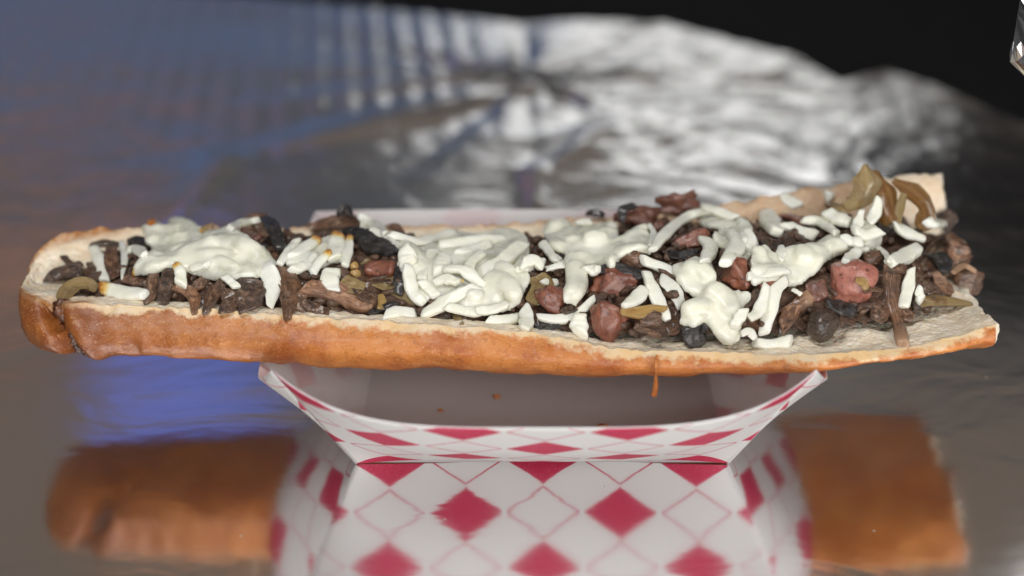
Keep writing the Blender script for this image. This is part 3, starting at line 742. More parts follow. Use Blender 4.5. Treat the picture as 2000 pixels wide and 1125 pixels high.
mush(K1, [(1395, 470), (1400, 560), (1390, 652)], [130, 160, 120], 'broad dark olive mushroom chunk under the hanging flat cheese flake', 'mushd', th=.45, ridges=.3)
mush(K1, [(1390, 170), (1450, 160), (1500, 240)], [70, 110, 90], 'glossy brown mushroom cap behind the left melted cheese', 'mush', lift=.003)
mush(K1, [(1475, 160), (1530, 215), (1575, 330)], [50, 80, 60], 'black-edged mushroom slice sloping down behind the right edge of left melted cheese', 'black', lift=.003)
bar('sausage_piece', K1, [(1280, 230), (1350, 215), (1440, 250)], [54, 74, 60], M['sausb'], 'reddish sausage sliver between the left melted cheese and the brown cap', SA, .5, rough=.1)
mush(K1, [(1600, 430), (1625, 550), (1605, 695)], [120, 130, 46], 'light brown wedge of mushroom with its point on the front crumb', 'mushl', th=.5, ridges=.8)
mush(K1, [(1690, 560), (1660, 610), (1700, 650)], [60, 70, 50], 'short brown mushroom stub at the foot of the long diagonal stem')
mush(K2, [(250, 600), (330, 640), (400, 660)], [56, 70, 50], 'low brown mushroom strip lying under the long diagonal stem')
mush(K2, [(265, 530), (400, 545), (530, 590), (650, 645)], [100, 130, 120, 50], 'long brown mushroom stem lying diagonally above the front crumb, hollow at its left end', 'mushl', th=.62, ridges=.7, toast=.0)
mush(K2, [(560, 560), (640, 590), (700, 640)], [60, 80, 60], 'dark brown mushroom shred right of the long diagonal stem')
mush(K2, [(640, 665), (720, 630), (790, 605)], [30, 40, 26], 'thin black mushroom sliver above the loose cheese plug', 'black')
mush(K2, [(310, 215), (440, 185), (575, 160)], [60, 86, 70], 'dark brown mushroom strip lying across the back before the white tray rim', 'mush', lift=.003)
mush(K2, [(460, 145), (500, 118), (545, 140)], [40, 70, 46], 'small black mushroom knob on top at the back before the white tray rim', 'black', lift=.004)
mush(K2, [(735, 185), (780, 180), (820, 220)], [30, 40, 28], 'small brown mushroom rind behind the top cheese bar', 'mush')
mush(K2, [(480, 225), (560, 215), (620, 240)], [64, 70, 60], 'black mushroom scrap left of the big black slab', 'black')
bar('onion_piece', K2, [(480, 480), (530, 510), (600, 530)], [90, 110, 80], M['onion'], 'flat olive onion piece left of the translucent onion fan', ON, .12, curl=.2, rough=.15)
bar('sausage_piece', K2, [(620, 420), (700, 430), (770, 420)], [90, 110, 90], M['saus'], 'reddish sausage piece half hidden under the big black slab', SA, .6, rough=.08)
bar('onion_piece', K2, [(585, 385), (680, 460), (780, 535), (885, 615)], [110, 170, 90, 24], M['onion'], 'translucent tan onion fan narrowing to a pointed tail beside the big cheese pile', ON, .09, curl=.25, rough=.15)
mush(K2, [(590, 250), (690, 300), (820, 350)], [130, 160, 120], 'big glossy black mushroom slab beside the left edge of the big cheese pile', 'black', th=.45, ridges=.15, rough=.05, lift=.003)
mush(K2, [(800, 420), (800, 480), (795, 560)], [50, 60, 40], 'narrow black mushroom strip below the big black slab', 'black')
bar('onion_piece', K2, [(695, 560), (705, 600), (690, 640)], [36, 50, 34], M['gold'], 'small olive onion bit standing near the tail of the onion fan', ON, .3)
lump('garlic_bit', K2, (548, 400), (52, 50), M['gold'], 'tiny tan garlic bit above the olive onion piece', 'garlic', seed=4)
lump('garlic_bit', K2, (556, 446), (60, 48), M['gold'], 'tiny tan garlic bit wedged beside the translucent onion fan', 'garlic', seed=5)
mush(K2, [(900, 640), (960, 680), (1080, 690)], [50, 64, 50], 'dark mushroom strip under the front of the big cheese pile', 'mushd')
bar('onion_piece', K2, [(1105, 670), (1130, 700), (1150, 730)], [30, 46, 30], M['onion'], 'tiny yellow onion bit on the lip below the big cheese pile', ON, .3)
mush(K2, [(1530, 730), (1600, 745), (1690, 735)], [34, 46, 36], 'black mushroom sliver on the crumb below the curved cheese shred', 'black')
bar('onion_piece', K2, [(1560, 460), (1600, 520), (1540, 610)], [110, 130, 90], M['onion'], 'olive translucent onion slice right of the big cheese pile', ON, .1, curl=.3)
# -- middle
lump('sausage_piece', K3, (255, 800), (220, 180), M['saus'], 'glossy red-brown sausage chunk under the hanging cheese tongue', SA, ang=-10, seed=11, cuts=8, rough=.10)
mush(K3, [(330, 860), (400, 840), (460, 800)], [60, 80, 60], 'dark brown mushroom scrap right of the glossy red-brown sausage chunk', 'mushd')
lump('sausage_piece', K3, (660, 700), (310, 200), M['saus'], 'large red-brown sausage chunk with a cut face in the middle of the sandwich', SA, ang=-14, seed=23, cuts=9, rough=.10, cutface=.55)
mush(K3, [(560, 600), (660, 580), (760, 600), (850, 640)], [60, 80, 80, 60], 'black mushroom strip behind the large sausage chunk', 'black')
lump('mushroom_piece', K3, (780, 530), (190, 150), M['mush'], 'smooth brown mushroom cap between the middle melt and the long cheese shreds', MU, seed=31, cuts=3, rough=.04)
lump('mushroom_piece', K3, (880, 925), (180, 140), M['mush'], 'brown mushroom lump beside the hexagonal sausage chunk on the front crumb', MU, seed=37)
mush(K3, [(800, 960), (900, 1000), (960, 1010)], [46, 56, 40], 'small brown mushroom shred under the lump on the front crumb')
lump('sausage_piece', K3, (625, 925), (240, 290), M['saus'], 'hexagonal seared sausage chunk standing on the front crust edge', SA, ang=12, seed=42, cuts=10, rough=.08, deep=190)
bar('pepper_strip', K3, [(705, 865), (800, 870), (900, 855), (995, 845)], [66, 80, 76, 40], M['gold'], 'golden pepper strip with a pointed tip right of the hexagonal sausage chunk', 'pepper', .42, curl=.2, rough=.2, slant=.8, lumpy=.3, box=.5)
mush(K3, [(1010, 490), (1100, 500), (1200, 480)], [56, 70, 56], 'black mushroom strip below the sausage under the cheese arch', 'black')
lump('sausage_piece', K3, (1165, 415), (240, 120), M['saus'], 'orange-brown sausage slice framed under the long cheese arch', SA, ang=22, seed=53, cuts=8, rough=.1, cutface=.4)
lump('sausage_piece', K3, (800, 285), (250, 170), M['sausb'], 'dark browned sausage chunk at the back, black on its left side', SA, ang=-8, seed=61, cuts=9, rough=.2, lift=.004)
mush(K3, [(700, 300), (720, 230), (800, 205)], [50, 60, 40], 'black charred mushroom scrap on the dark browned sausage chunk', 'black', lift=.003)
lump('sausage_piece', K3, (950, 340), (150, 120), M['sausb'], 'brown sausage bit at the left foot of the long cheese arch', SA, seed=66)
lump('sausage_piece', K3, (1065, 195), (240, 180), M['sausb'], 'highest sausage lump, dimpled brown, standing before the back tray rim', SA, ang=-6, seed=70, cuts=9, rough=.24, lift=.003)
mush(K3, [(480, 245), (540, 225), (590, 260)], [36, 60, 40], 'tiny black mushroom flake at the back above the middle melt', 'black', lift=.003)
mush(K3, [(330, 500), (320, 540), (380, 560)], [50, 60, 50], 'small black mushroom piece left of the middle melt', 'black')
lump('mushroom_piece', K3, (1165, 1030), (160, 170), M['black'], 'black glossy mushroom chunk on the front crumb under the white melt', MU, ang=10, seed=75, cuts=6)
mush(K3, [(1230, 960), (1245, 980)], [50, 50], 'black mushroom nub beside the black chunk on the front crumb', 'black')
lump('sausage_piece', K3, (1455, 640), (190, 220), M['saus'], 'brown sausage chunk in the gap between the two right-hand melts', SA, seed=81, cuts=8, rough=.1)
mush(K3, [(1500, 830), (1600, 730), (1690, 690)], [60, 80, 60], 'dark mushroom strip between the white melt and the leaning cheese shreds', 'mushd')
bar('sausage_piece', K3, [(1600, 700), (1670, 690), (1720, 680)], [70, 80, 60], M['saus'], 'red sausage sliver in shade below the right-hand melt', SA, .6)
mush(K3, [(1740, 970), (1810, 870), (1920, 780)], [100, 110, 80], 'brown cut mushroom stem leaning up to the right below the right-hand melt', 'mush', th=.7, toast='b')
mush(K3, [(1640, 420), (1740, 440), (1820, 400)], [80, 90, 70], 'dark mushroom patch between the diamond shred and the cheese bars', 'mushd')
bar('sausage_piece', K3, [(1725, 245), (1800, 250), (1880, 290)], [46, 60, 46], M['saus'], 'red sausage sliver near the back crust between pale cheese shreds', SA, .6)
mush(K3, [(1550, 950), (1600, 940), (1620, 900)], [70, 80, 60], 'pale pinkish mushroom bit behind the front leaning cheese shreds', 'mushl')
# -- right
mush(K4, [(640, 420), (760, 440), (860, 400)], [70, 90, 80], 'dark mushroom strip behind the right-hand melt', 'mushd')
mush(K4, [(830, 300), (850, 340), (830, 400)], [50, 70, 60], 'black mushroom scrap under the tall onion leaf', 'black')
mush(K4, [(1100, 320), (1150, 340), (1160, 380)], [60, 80, 60], 'dark mushroom cap near the back right end under a cheese cube', 'mushd', th=.7)
mush(K4, [(1030, 440), (1100, 450), (1190, 430)], [80, 90, 70], 'brown mushroom strip left of the ridged slice at the right end')
mush(K4, [(1080, 520), (1120, 540), (1140, 600)], [80, 90, 70], 'black mushroom piece in the shade at the right end', 'black')
mush(K4, [(1000, 620), (1060, 560), (1140, 460), (1235, 398)], [60, 100, 110, 50], 'ridged brown mushroom slice rising to a point at the right end', 'mush', th=.35, ridges=1.2, curl=.4)
mush(K4, [(1200, 450), (1205, 520), (1210, 590)], [90, 120, 120], 'smooth brown mushroom stem above the cut cap at the right end', 'mush', th=.7, ridges=.1)
lump('mushroom_piece', K4, (1245, 650), (160, 150), M['mush'], 'mushroom cap with a pale cut face hanging at the right end', MU, seed=92, cuts=4, cutface=.0)
bar('mushroom_piece', K4, [(1175, 605), (1230, 570), (1290, 600)], [26, 34, 26], M['mushl'], 'pale crescent of cut mushroom stem at the right end', MU, .5, toast=.9, lift=.0012)
mush(K4, [(1090, 600), (1120, 650), (1170, 700)], [50, 80, 40], 'tan mushroom flake left of the cut cap at the right end', 'mushl', th=.2)
mush(K4, [(1010, 650), (1060, 690), (1100, 700)], [60, 70, 50], 'dull brown mushroom piece above the yellow onion strip at the right end')
bar('onion_piece', K4, [(985, 755), (1080, 735), (1180, 740), (1275, 755)], [50, 70, 54, 30], M['onion'], 'yellow onion strip lying along the crumb at the right end', ON, .25)
mush(K4, [(690, 800), (640, 780), (560, 770)], [60, 80, 60], 'black wet mushroom strip below the pink sausage', 'black')
mush(K4, [(790, 700), (810, 780), (800, 835)], [80, 100, 70], 'brown mushroom piece between the pink sausage and the dangling stem')
mush(K4, [(950, 760), (950, 810), (945, 845)], [60, 74, 50], 'brown mushroom stub right of the dangling stem')
mush(K4, [(1000, 760), (1000, 790)], [50, 40], 'small dark mushroom knob beside the stub near the right end', 'mushd')
lump('mushroom_piece', K4, (530, 875), (175, 165), M['mushd'], 'dark round mushroom cap overhanging the front crust on the right', MU, seed=97, cuts=3, rough=.05)
lump('sausage_piece', K4, (655, 655), (240, 245), M['sausp'], 'plump pink sausage chunk with dark flecks on the right', SA, ang=-25, seed=104, cuts=7, rough=.07, deep=170)
lump('sausage_piece', K4, (495, 690), (105, 120), M['sausb'], 'small brown cut cube left of the plump pink sausage', SA, ang=20, seed=108, cutface=.6)
lump('mushroom_piece', K4, (770, 532), (100, 90), M['mush'], 'small brown mushroom cube above the plump pink sausage', MU, seed=112, cuts=8)
bar('pepper_strip', K4, [(690, 640), (730, 655), (745, 690)], [40, 60, 30], M['gold'], 'yellow pepper flake stuck on the plump pink sausage', 'pepper', .2, lift=.0012)
mush(K4, [(735, 700), (775, 680), (825, 690)], [22, 30, 24], 'thin brown mushroom rim curled round the pink sausage')
mush(K4, [(880, 580), (868, 680), (880, 790), (905, 880), (925, 965)], [110, 84, 70, 62, 66], 'long brown mushroom stem dangling over the crumb shelf near the right end', 'mush', th=.75, toast='b', box=.85, lumpy=.35, rough=.16)
mush(K4, [(840, 580), (880, 575), (940, 590)], [50, 70, 50], 'brown mushroom cap at the top of the dangling stem')
# crumpled onion leaves at the back right
bar('onion_piece', K4, [(640, 275, '.028'), (705, 245, '.030'), (742, 170, '.034'), (738, 55, '.040')], [60, 120, 130, 16], M['onion'], 'pointed olive onion leaf standing highest at the back right', ON, .05, curl=.55, rough=.9, freq=120, endk=.9, ridges=1.6, lumpy=.35, nseg=40, nc=30)
bar('onion_piece', K4, [(880, 345, '.025'), (850, 280, '.029'), (835, 190, '.034'), (790, 85, '.040')], [90, 150, 130, 50], M['oniond'], 'folded translucent brown onion leaf beside the pointed olive one', ON, .05, curl=-.6, rough=.9, freq=120, endk=.9, ridges=1.6, lumpy=.4, nseg=40, nc=30, twist=.8)
bar('onion_piece', K4, [(1010, 375, '.029'), (1045, 300, '.033'), (1000, 220, '.038'), (880, 135, '.044')], [70, 100, 110, 30], M['oniond'], 'dark crumpled onion leaf nearest to the back right corner of the bread', ON, .06, curl=.5, rough=.9, freq=130, endk=.9, ridges=1.6, lumpy=.5, nseg=40, nc=30, twist=-.9)
bar('onion_piece', K4, [(905, 350, '.024'), (915, 270, '.028'), (935, 200, '.034')], [30, 50, 36], M['onion'], 'thin pale onion strip between the two brown onion leaves', ON, .1, curl=.3, rough=.4, twist=.6)
bar('onion_piece', K4, [(560, 250), (620, 260), (700, 240)], [60, 90, 80], M['onion'], 'flat golden onion strip along the back crust at the right', ON, .12, rough=.4)

# ------------------------------------------------------------------ cheese
def maxf(A, r):
    B = A.copy()
    for a in range(-r, r + 1):
        for b in range(-r, r + 1):
            if a * a + b * b <= r * r: B = np.maximum(B, np.roll(np.roll(A, a, 0), b, 1))
    return B
def soft_top(r=2, s=2.0):
    A = HM.copy(); A[A < 0] = .048
    return gauss(maxf(A, r), s)
def melt(root, K, pts, th=.0022, fused=(), spots=(), voxel=.0006, r=2, s=2.2, name='melted_sheet'):
    Hb = soft_top(r, s)
    pl = np.array([tuple(surf(*K(*p), A=Hb))[:2] for p in pts])
    pl[:, 1] = np.minimum(pl[:, 1], [spl(ST[:, 0], ST[:, 5], q[0]) + .001 for q in pl])
    lo, hi = pl.min(0) - .001, pl.max(0) + .001; st = .0008
    xs = np.arange(lo[0], hi[0], st); ys = np.arange(lo[1], hi[1], st); X, Y = np.meshgrid(xs, ys, indexing='ij'); P = np.stack([X.ravel(), Y.ravel()], 1)
    sd, _ = poly_query(P, pl); ins = (sd > 0).reshape(X.shape); sd = sd.reshape(X.shape)
    idx = -np.ones(X.shape, int); top, bot = [], []
    for a, b in zip(*np.where(ins)):
        idx[a, b] = len(top); x, y = xs[a], ys[b]; h = hz(x, y, Hb); q = min(1., sd[a, b] / .004); pr = math.sqrt(max(0, 1 - (1 - q) ** 2))
        v = Vector((x, y, 0)); k = th * pr * (.75 + .6 * noise.noise(v * 110) + .3 * noise.noise(v * 260))
        top.append((x, y, h + max(.0002, k))); bot.append((x, y, h - .0015))
    n = len(top); F = []; E = {}
    for a in range(len(xs) - 1):
        for b in range(len(ys) - 1):
            q = (idx[a, b], idx[a + 1, b], idx[a + 1, b + 1], idx[a, b + 1])
            if min(q) >= 0:
                F.append(q); F.append(tuple(k + n for k in q[::-1]))
                for k in range(4):
                    e = (q[k], q[(k + 1) % 4])
                    if (e[1], e[0]) in E: del E[(e[1], e[0])]
                    else: E[e] = 1
    for (a, b) in E: F.append((b, a, a + n, b + n))
    V = top + bot
    for (fp, fw) in fused:                                          # shreds that have flowed into the sheet
        Q = place_line(K, fp, A=Hb); m = pxm(Q[0]) / SC[K]; t = .7 * fw * m; Q = [q + NVIEW * t * .30 for q in Q]
        if len(Q) == 2: Q = [Q[0], (Q[0] + Q[1]) / 2 + NVIEW * t * .12, Q[1]]
        v, f, _, _ = sweep(Q, [fw * m * .9, fw * m, fw * m * .85], t, rough=.05, power=2.4, nc=16, nseg=18, endk=.5, blunt=.2)
        k = len(V); V += [tuple(c) for c in v]; F += [tuple(k + c for c in g) for g in f]
    o = mesh_obj(name, V, F, M['melt'])
    md = o.modifiers.new('r', 'REMESH'); md.mode = 'VOXEL'; md.voxel_size = voxel
    sm = o.modifiers.new('s', 'SMOOTH'); sm.iterations = 8; sm.factor = .5
    me = bpy.data.meshes.new_from_object(o.evaluated_get(bpy.context.evaluated_depsgraph_get())); o.modifiers.clear(); old = o.data; o.data = me; bpy.data.meshes.remove(old)
    me.polygons.foreach_set('use_smooth', [True] * len(me.polygons))
    if not me.materials: me.materials.append(M['melt'])
    co = np.empty(len(me.vertices) * 3, 'f'); me.vertices.foreach_get('co', co); co = co.reshape(-1, 3)
    to = np.zeros(len(co))
    for (sx, sy, sr) in spots:
        c = np.array(surf(*K(sx, sy), A=Hb)); to = np.maximum(to, np.clip(1.3 - np.linalg.norm(co - c, axis=1) / (sr * .00017 / SC[K] * 2), 0, 1))
    at = me.attributes.new('toast', 'FLOAT', 'POINT'); at.data.foreach_set('value', to.astype('f'))
    splat(co); recentre(o); adopt(o, root)
    return o
def clump(K, c, label):
    P = surf(*K(*c)); r = empty('cheese_clump', P + Vector((0, 0, -.004))); tag(r, label, 'cheese', 'cheese clumps melted along the sandwich'); return r
def shred(K, pts, w, root=None, label=None, toast=None, th=.62, **kw):
    kw.setdefault('rough', .08); kw.setdefault('box', random.uniform(.42, .80)); kw.setdefault('nseg', 22); kw.setdefault('nc', 20); kw.setdefault('freq', 170); kw.setdefault('endk', .86); kw.setdefault('blunt', .08); kw.setdefault('slant', .75); kw.setdefault('lumpy', .26); kw.setdefault('lift', .0006 if root else .0008)
    w = w if hasattr(w, '__len__') else [w * random.uniform(.82, .98), w, w * random.uniform(.75, .98)]
    w = [a * .86 * random.uniform(.78, 1.06) for a in w]
    if len(pts) == 3 and not isinstance(pts[0][-1], str):
        a, b, c = pts; k = random.uniform(-.10, .10); pts = [a, (b[0] - k * (c[1] - a[1]), b[1] + k * (c[0] - a[0])), c]
    kw.setdefault('twist', random.uniform(-1., 1.))
    return bar('cheese_shred', K, pts, w, M['cheese'], label, 'cheese', th, toast, root, group=None if root else 'loose cheese shreds scattered on the filling', **kw)

# -- clump 1, left mound
c1 = clump(K1, (1100, 330), 'wide smooth mound of melted cheese nearest to the bread heel, browned at its top corner')
melt(c1, K1, [(825, 175), (870, 135), (960, 130), (1090, 150), (1170, 190), (1260, 195), (1390, 235), (1490, 300), (1545, 380), (1550, 425), (1480, 430), (1420, 475), (1300, 475), (1180, 470), (1060, 435), (930, 410), (840, 445), (725, 455), (750, 400), (850, 320), (820, 240)], .0030,
     fused=[([(880, 180), (840, 280)], 80), ([(960, 160), (1060, 200), (1110, 290)], 90), ([(1090, 290), (960, 340)], 80), ([(880, 350), (760, 425)], 70), ([(1180, 280), (1350, 290), (1480, 370)], 110), ([(1200, 380), (1330, 430)], 90), ([(1000, 250), (900, 300)], 80)], spots=[(845, 155, 34), (1150, 195, 26), (735, 440, 18)])
shred(K1, [(840, 145), (850, 165)], 56, c1, toast=1.0)
shred(K1, [(1120, 210), (1150, 195), (1185, 165)], [26, 50, 18], c1, toast=.62, th=.4)
shred(K1, [(1060, 425), (1165, 395)], 66, c1)
shred(K1, [(1250, 462), (1325, 525)], 64, c1)
shred(K1, [(1480, 400), (1520, 500), (1505, 635)], [110, 120, 60], c1, th=.22)
shred(K1, [(1285, 195), (1350, 165), (1432, 150)], [60, 90, 84], None, 'white cheese shred lying across the brown cap behind the left mound')
# -- loose, left
shred(K1, [(525, 305), (545, 395), (585, 490)], [80, 96, 76], None, 'broad white cheese shred standing near the heel, leftmost of the cheese')
shred(K1, [(680, 268), (692, 360), (682, 475)], [36, 54, 18], None, 'slim pointed cheese shred left of the small cheese cube near the heel', th=.7)
shred(K1, [(715, 320), (760, 315), (808, 345)], [62, 88, 60], None, 'small white cheese cube between the slim shred and the left mound')
shred(K1, [(565, 525), (670, 545), (815, 565)], [84, 118, 90], None, 'fat cheese lump with scorched left end hanging at the front left', toast='a')
shred(K1, [(985, 400), (1005, 450), (1010, 512)], [66, 100, 96], None, 'cheese cube with a scorched corner hanging under the left mound', toast='a')
# -- clump 2, group of stubby shreds behind the long mushroom stem
c2 = clump(K1, (1770, 330), 'cluster of stubby toasted cheese shreds left of the big black slab')
melt(c2, K1, [(1640, 250), (1900, 220), (1960, 300), (1940, 380), (1840, 380), (1740, 430), (1640, 400), (1580, 380)], .0012)
for pts, w_, to in (([(1660, 255), (1600, 330), (1560, 395)], 60, None), ([(1775, 255), (1710, 300), (1630, 350)], 84, 'a'), ([(1890, 235), (1885, 300), (1870, 365)], [110, 130, 90], 'a'), ([(1765, 345), (1700, 400), (1635, 430)], 70, None), ([(1840, 325), (1790, 390), (1745, 445)], 74, 'a'), ([(1955, 235), (1945, 310), (1925, 405)], [40, 70, 60], 'a'), ([(1865, 420), (1850, 480), (1860, 545)], [90, 128, 96], None)):
    shred(K1, pts, w_, c2, toast=to)
# -- clump 3, the big pile in the middle
c3 = clump(K2, (1150, 430), 'biggest pile of tangled half-melted cheese shreds in the middle of the sandwich')
melt(c3, K2, [(570, 150), (640, 140), (730, 210), (800, 265), (900, 245), (1050, 225), (1300, 195), (1380, 185), (1490, 230), (1540, 330), (1510, 400), (1545, 460), (1480, 600), (1420, 645), (1330, 650), (1230, 685), (1170, 650), (1000, 570), (940, 605), (880, 605), (825, 520), (800, 400), (775, 385), (800, 320), (720, 250), (620, 210)], .0010,
     fused=[([(1280, 480), (1400, 520), (1450, 600)], 130), ([(1340, 420), (1430, 470)], 120), ([(1180, 560), (1260, 590)], 100), ([(1330, 220), (1440, 240), (1500, 280)], 80)])
for pts, w_, to in (([(575, 125), (640, 165), (725, 225)], [60, 96, 60], None), ([(745, 225), (880, 265), (1000, 250), (1105, 215)], 74, None), ([(870, 300), (845, 350), (850, 400)], [90, 140, 110], None), ([(850, 400), (860, 490), (880, 560), (930, 605)], [90, 110, 100, 80], None),
    ([(995, 315), (950, 400), (925, 485)], 84, None), ([(1130, 330), (1220, 310), (1310, 285)], 80, None), ([(1020, 285), (1150, 275), (1280, 262), (1385, 250)], [80, 96, 84, 60], None), ([(1060, 350), (1045, 400), (1030, 440)], 112, None), ([(1180, 430), (1220, 380), (1270, 330)], 84, None),
    ([(1485, 285), (1370, 355), (1255, 445)], [96, 100, 76], None), ([(1045, 425), (1150, 440), (1265, 515)], [60, 84, 60], None), ([(925, 490), (960, 530), (1010, 575)], 76, None), ([(1000, 500), (1060, 490), (1130, 500)], 80, None), ([(1235, 515), (1120, 570), (1020, 630), (930, 675)], [84, 92, 90, 80], None),
    ([(1150, 478), (1152, 495)], 20, .5), ([(1065, 630), (1190, 650), (1310, 655)], 72, None), ([(1230, 655), (1310, 640), (1400, 620)], 64, None), ([(1290, 705), (1380, 690), (1470, 690)], 84, None), ([(1500, 650), (1505, 700), (1495, 760)], [90, 120, 80], None), ([(1480, 430), (1530, 400), (1610, 390)], [96, 100, 70], None), ([(1600, 275), (1640, 330), (1690, 375)], 70, None)):
    shred(K2, pts, w_, c3, toast=to)
shred(K2, [(715, 685), (800, 665), (893, 680)], [84, 96, 84], None, 'plump loose cheese plug resting on the front crust edge left of the big pile')
shred(K2, [(1620, 420), (1670, 405), (1725, 380)], [40, 64, 30], None, 'small torn cheese shred between the big pile and the hanging tongue')
# -- clump 4, middle melt with the hanging tongue
c4 = clump(K3, (480, 430), 'glassy melted cheese with a grey round bump and a tongue hanging over red sausage')
lump('covered_mushroom', K3, (300, 350), (190, 170), M['melt'], seed=120, cuts=0, rough=.03, parent=c4)
melt(c4, K3, [(190, 340), (250, 275), (350, 280), (440, 330), (560, 285), (690, 305), (700, 390), (760, 345), (830, 312), (895, 305), (918, 410), (905, 475), (820, 465), (760, 475), (705, 505), (675, 565), (620, 585), (555, 550), (490, 560), (500, 640), (490, 720), (420, 815), (325, 805), (325, 700), (345, 620), (325, 560), (335, 475), (240, 440)], .0026, fused=[([(400, 560), (420, 680), (390, 780)], 150), ([(420, 300), (520, 300)], 70), ([(460, 420), (620, 420)], 150), ([(620, 540), (660, 520)], 80), ([(760, 400), (870, 370)], 110)])
shred(K3, [(190, 415), (230, 480), (285, 545)], 84, c4); shred(K3, [(415, 290), (510, 285)], 66, c4); shred(K3, [(885, 300), (905, 360), (900, 440)], [40, 70, 60], c4)
shred(K3, [(480, 575), (525, 600), (560, 590)], [70, 96, 70], None, 'small cheese cube left of the large sausage chunk')
shred(K3, [(195, 660), (235, 680), (300, 675)], [60, 84, 60], None, 'small white cheese cube on the olive onion slice')
shred(K3, [(60, 560), (140, 545), (190, 580)], [90, 120, 80], None, 'thick cheese knob at the right edge of the big pile')
shred(K3, [(165, 900), (300, 915), (420, 880), (535, 780)], [70, 88, 84, 60], None, 'curved cheese shred smiling below the red-brown sausage')
shred(K3, [(440, 880), (430, 950), (440, 1010)], [110, 150, 110], None, 'thick cheese tab hanging on the crust left of the hexagonal sausage')
shred(K3, [(855, 715), (790, 770), (720, 830)], [110, 120, 50], None, 'triangular cheese flake between the large sausage and the golden pepper')
shred(K3, [(965, 650), (1030, 730), (1095, 825)], [90, 120, 90], None, 'pale thin cheese flake right of the long steep shred', th=.25)
shred(K3, [(865, 605), (900, 700), (950, 810), (1005, 920)], [76, 100, 96, 70], None, 'long steep cheese shred running down to the golden pepper')
shred(K3, [(840, 530), (940, 570), (1040, 610), (1110, 640)], [84, 100, 90, 60], None, 'straight cheese shred crossing above the long steep one')
shred(K3, [(225, 590), (330, 560)], [40, 60], None, 'flat torn cheese scrap above the olive onion slice', th=.4)
# -- clump 5, white flow over the front in the right half
c5 = clump(K3, (1300, 760), 'white flow of melted cheese pouring forward to the crust right of centre')
melt(c5, K3, [(1020, 560), (1180, 515), (1300, 550), (1340, 640), (1310, 700), (1420, 730), (1520, 735), (1570, 760), (1490, 850), (1505, 930), (1480, 1040), (1465, 1075), (1395, 1080), (1300, 1005), (1250, 930), (1180, 965), (1075, 935), (1085, 860), (1190, 780), (1110, 720), (1050, 650)], .0034,
     fused=[([(1100, 890), (1200, 850), (1300, 880)], 150), ([(1290, 920), (1370, 1000), (1430, 1060)], 110), ([(1100, 590), (1220, 600), (1290, 680)], 130), ([(1260, 720), (1370, 800), (1420, 900)], 170)])
shred(K3, [(1430, 960), (1470, 900), (1500, 850)], 90, c5)
# -- clump 6, arch and stacked shreds behind it
c6 = clump(K3, (1350, 330), 'cheese arch and stacked shreds at the back right of centre')
melt(c6, K3, [(1200, 240), (1330, 210), (1480, 250), (1560, 330), (1600, 420), (1540, 520), (1420, 560), (1360, 560), (1380, 450), (1280, 380), (1330, 320), (1220, 300)], .0016)
for pts, w_ in (([(905, 500), (960, 420), (1040, 340), (1150, 270), (1290, 240)], [80, 92, 96, 92, 70]), ([(1230, 190), (1330, 205), (1440, 260)], 84), ([(1240, 390), (1275, 450), (1245, 540)], [100, 140, 100]), ([(1390, 330), (1445, 410), (1445, 480), (1380, 555)], [80, 100, 96, 70]), ([(1490, 275), (1500, 340), (1490, 410)], 110), ([(1520, 340), (1560, 400), (1540, 470)], 84)):
    shred(K3, pts, w_, c6, lift=.0035 if len(pts) == 5 else .0004)
# -- clump 7, right-hand melt
c7 = clump(K4, (560, 430), 'right-hand melted cheese with a glossy grey bump and shreds along its back')
melt(c7, K4, [(165, 510), (240, 445), (285, 500), (370, 470), (480, 455), (540, 430), (640, 440), (690, 400), (720, 320), (835, 370), (835, 440), (760, 490), (680, 490), (600, 505), (540, 545), (440, 645), (360, 655), (270, 640), (160, 670), (160, 590)], .0028, fused=[([(180, 600), (270, 590), (360, 595)], 80), ([(420, 490), (440, 560)], 110), ([(540, 480), (640, 470)], 90), ([(710, 440), (790, 400)], 110), ([(200, 480), (220, 550)], 80)])
for pts, w_ in (([(245, 300), (270, 350), (300, 400)], [90, 120, 90]), ([(335, 355), (410, 390), (495, 420)], [70, 80, 70]), ([(425, 335), (510, 365), (600, 405)], [46, 70, 60]), ([(550, 300), (600, 330), (665, 350)], [80, 110, 90]), ([(805, 225), (785, 290), (760, 345)], [50, 76, 60]), ([(720, 290), (705, 340), (690, 400)], [40, 70, 60]), ([(150, 620), (250, 585), (360, 590)], 74), ([(680, 380), (740, 400), (820, 390)], 90), ([(640, 430), (680, 455), (730, 450)], 76)):
    shred(K4, pts, w_, c7)
shred(K4, [(320, 468), (320, 540)], [30, 64, 26], None, 'small diamond-shaped cheese bit left of the glossy grey bump')
shred(K4, [(640, 545), (675, 525), (705, 490)], [70, 90, 60], None, 'white cheese cube on top of the plump pink sausage')
shred(K4, [(885, 370), (950, 400), (1035, 435)], [70, 92, 50], None, 'cheese shred pointing right below the caramelised onion leaf')
shred(K4, [(860, 550), (930, 525), (1005, 480)], [90, 120, 90], None, 'broad cheese chunk right of the right-hand melt')
shred(K4, [(805, 478), (835, 510), (860, 545)], [26, 44, 40], None, 'thin cheese hook left of the broad cheese chunk')
shred(K4, [(968, 580), (955, 680), (930, 775)], [66, 86, 76], None, 'upright cheese shred beside the dangling mushroom stem')
shred(K4, [(1005, 690), (1015, 740)], [66, 70], None, 'little round cheese nub right of the upright shred')
shred(K4, [(1050, 360), (1085, 345), (1125, 355)], [66, 88, 70], None, 'cheese cube at the far back right end beside the dark cap')
shred(K4, [(540, 225), (565, 205)], [70, 60], None, 'small translucent cheese bit stuck on the back crust')
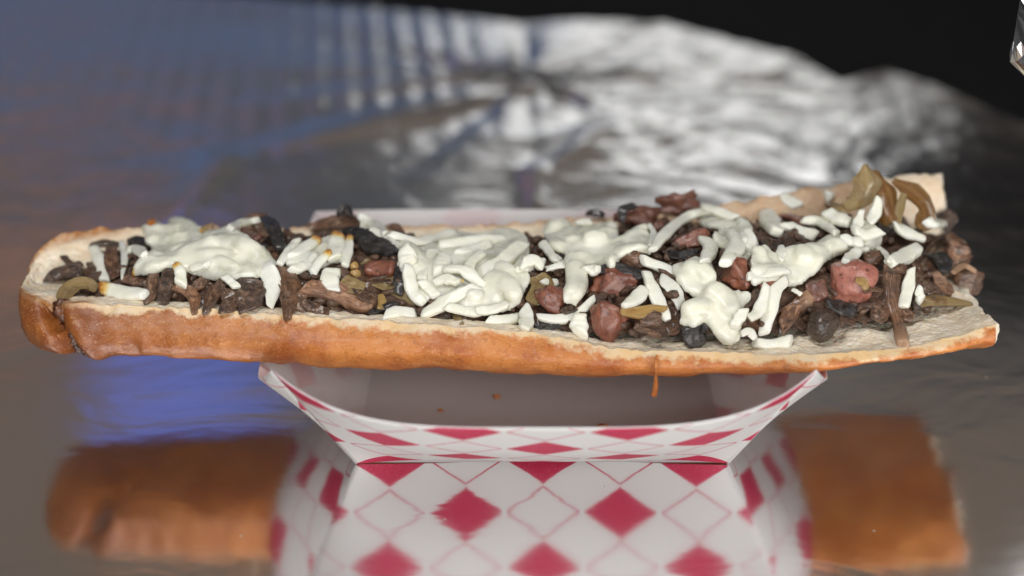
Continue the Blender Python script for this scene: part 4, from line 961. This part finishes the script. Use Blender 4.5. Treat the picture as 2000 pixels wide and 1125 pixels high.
shred(K4, [(325, 210), (365, 235), (410, 270)], [66, 90, 60], None, 'pale melted cheese bit on the back crust left of the onion leaf', th=.4)
shred(K4, [(185, 950), (270, 945), (370, 945)], [84, 96, 90], None, 'cheese bar lying along the front crust under the dark round cap')
shred(K4, [(345, 640), (300, 720), (235, 905)], [70, 110, 70], None, 'tall flat cheese shred leaning beside the brown cut stem', th=.35)
shred(K4, [(250, 660), (210, 790), (160, 830)], [60, 90, 70], None, 'milky cheese shred left of the tall flat one', th=.5)
shred(K4, [(70, 390), (95, 470), (40, 555)], [80, 96, 70], None, 'bent cheese shred hanging between the stacked shreds and the brown sausage')
shred(K4, [(375, 685), (420, 712)], [24, 34], None, 'tiny cheese splinter left of the small brown cube')
shred(K3, [(1480, 1010), (1530, 990), (1570, 1040)], [60, 90, 60], None, 'melting cheese dab on the crumb right of the white flow', th=.35)

# ------------------------------------------------------------------ drips, crumbs and flakes
def drip():
    pts = [Vector(at_y(1283, 694, -.0372)), Vector(at_y(1281, 715, -.0405)), Vector(at_y(1281, 735, -.0395)), Vector(at_y(1280, 758, -.0385)), Vector(at_y(1277, 773, -.0385))]
    V, F, uv, S = sweep(pts, [.0011, .0012, .0009, .0017, .0022], [.0011, .001, .0009, .0017, .002], nseg=30, nc=10, power=2, rough=.15)
    finish('cheese_drip', V, F, M['crust'], uv, np.zeros(len(S)), 'thin brown cheese drip hanging off the front crust over the open tray', 'drip')
drip()
def crisp():
    pts = [Vector(at_y(*p)) for p in ((118, 588, -.0100), (128, 612, -.0130), (142, 640, -.0135), (158, 668, -.0135), (180, 692, -.0135))]
    V, F, uv, S = sweep(pts, [.005, .0062, .0055, .006, .0035], .004, nseg=44, nc=16, power=2.2, rough=.75, freq=330)
    finish('crisped_cheese_seam', V, F, M['crispy'], uv, np.zeros(len(S)), 'crusty brown cheese seam oozing from the split at the bread heel', 'cheese')
crisp()
for (a, b, s_, lb) in ((970, 768, .0016, 'pale bread crumb on the inside of the tray back wall'), (860, 793, .0012, 'tiny brown crumb on the tray floor at the left'), (1176, 830, .0024, 'brown bread crumb just behind the front rim of the tray')):
    P = at_z(a, b, .003); co, F, uv, cut = chunk(P, (s_ * 1.6, s_, s_), seed=int(a), rough=.2)
    co[:, 2] += TZ + .0006 - co[:, 2].min()
    finish('bread_crumb', co, F, M['crust'], uv, np.zeros(len(co)), lb, 'crumb')
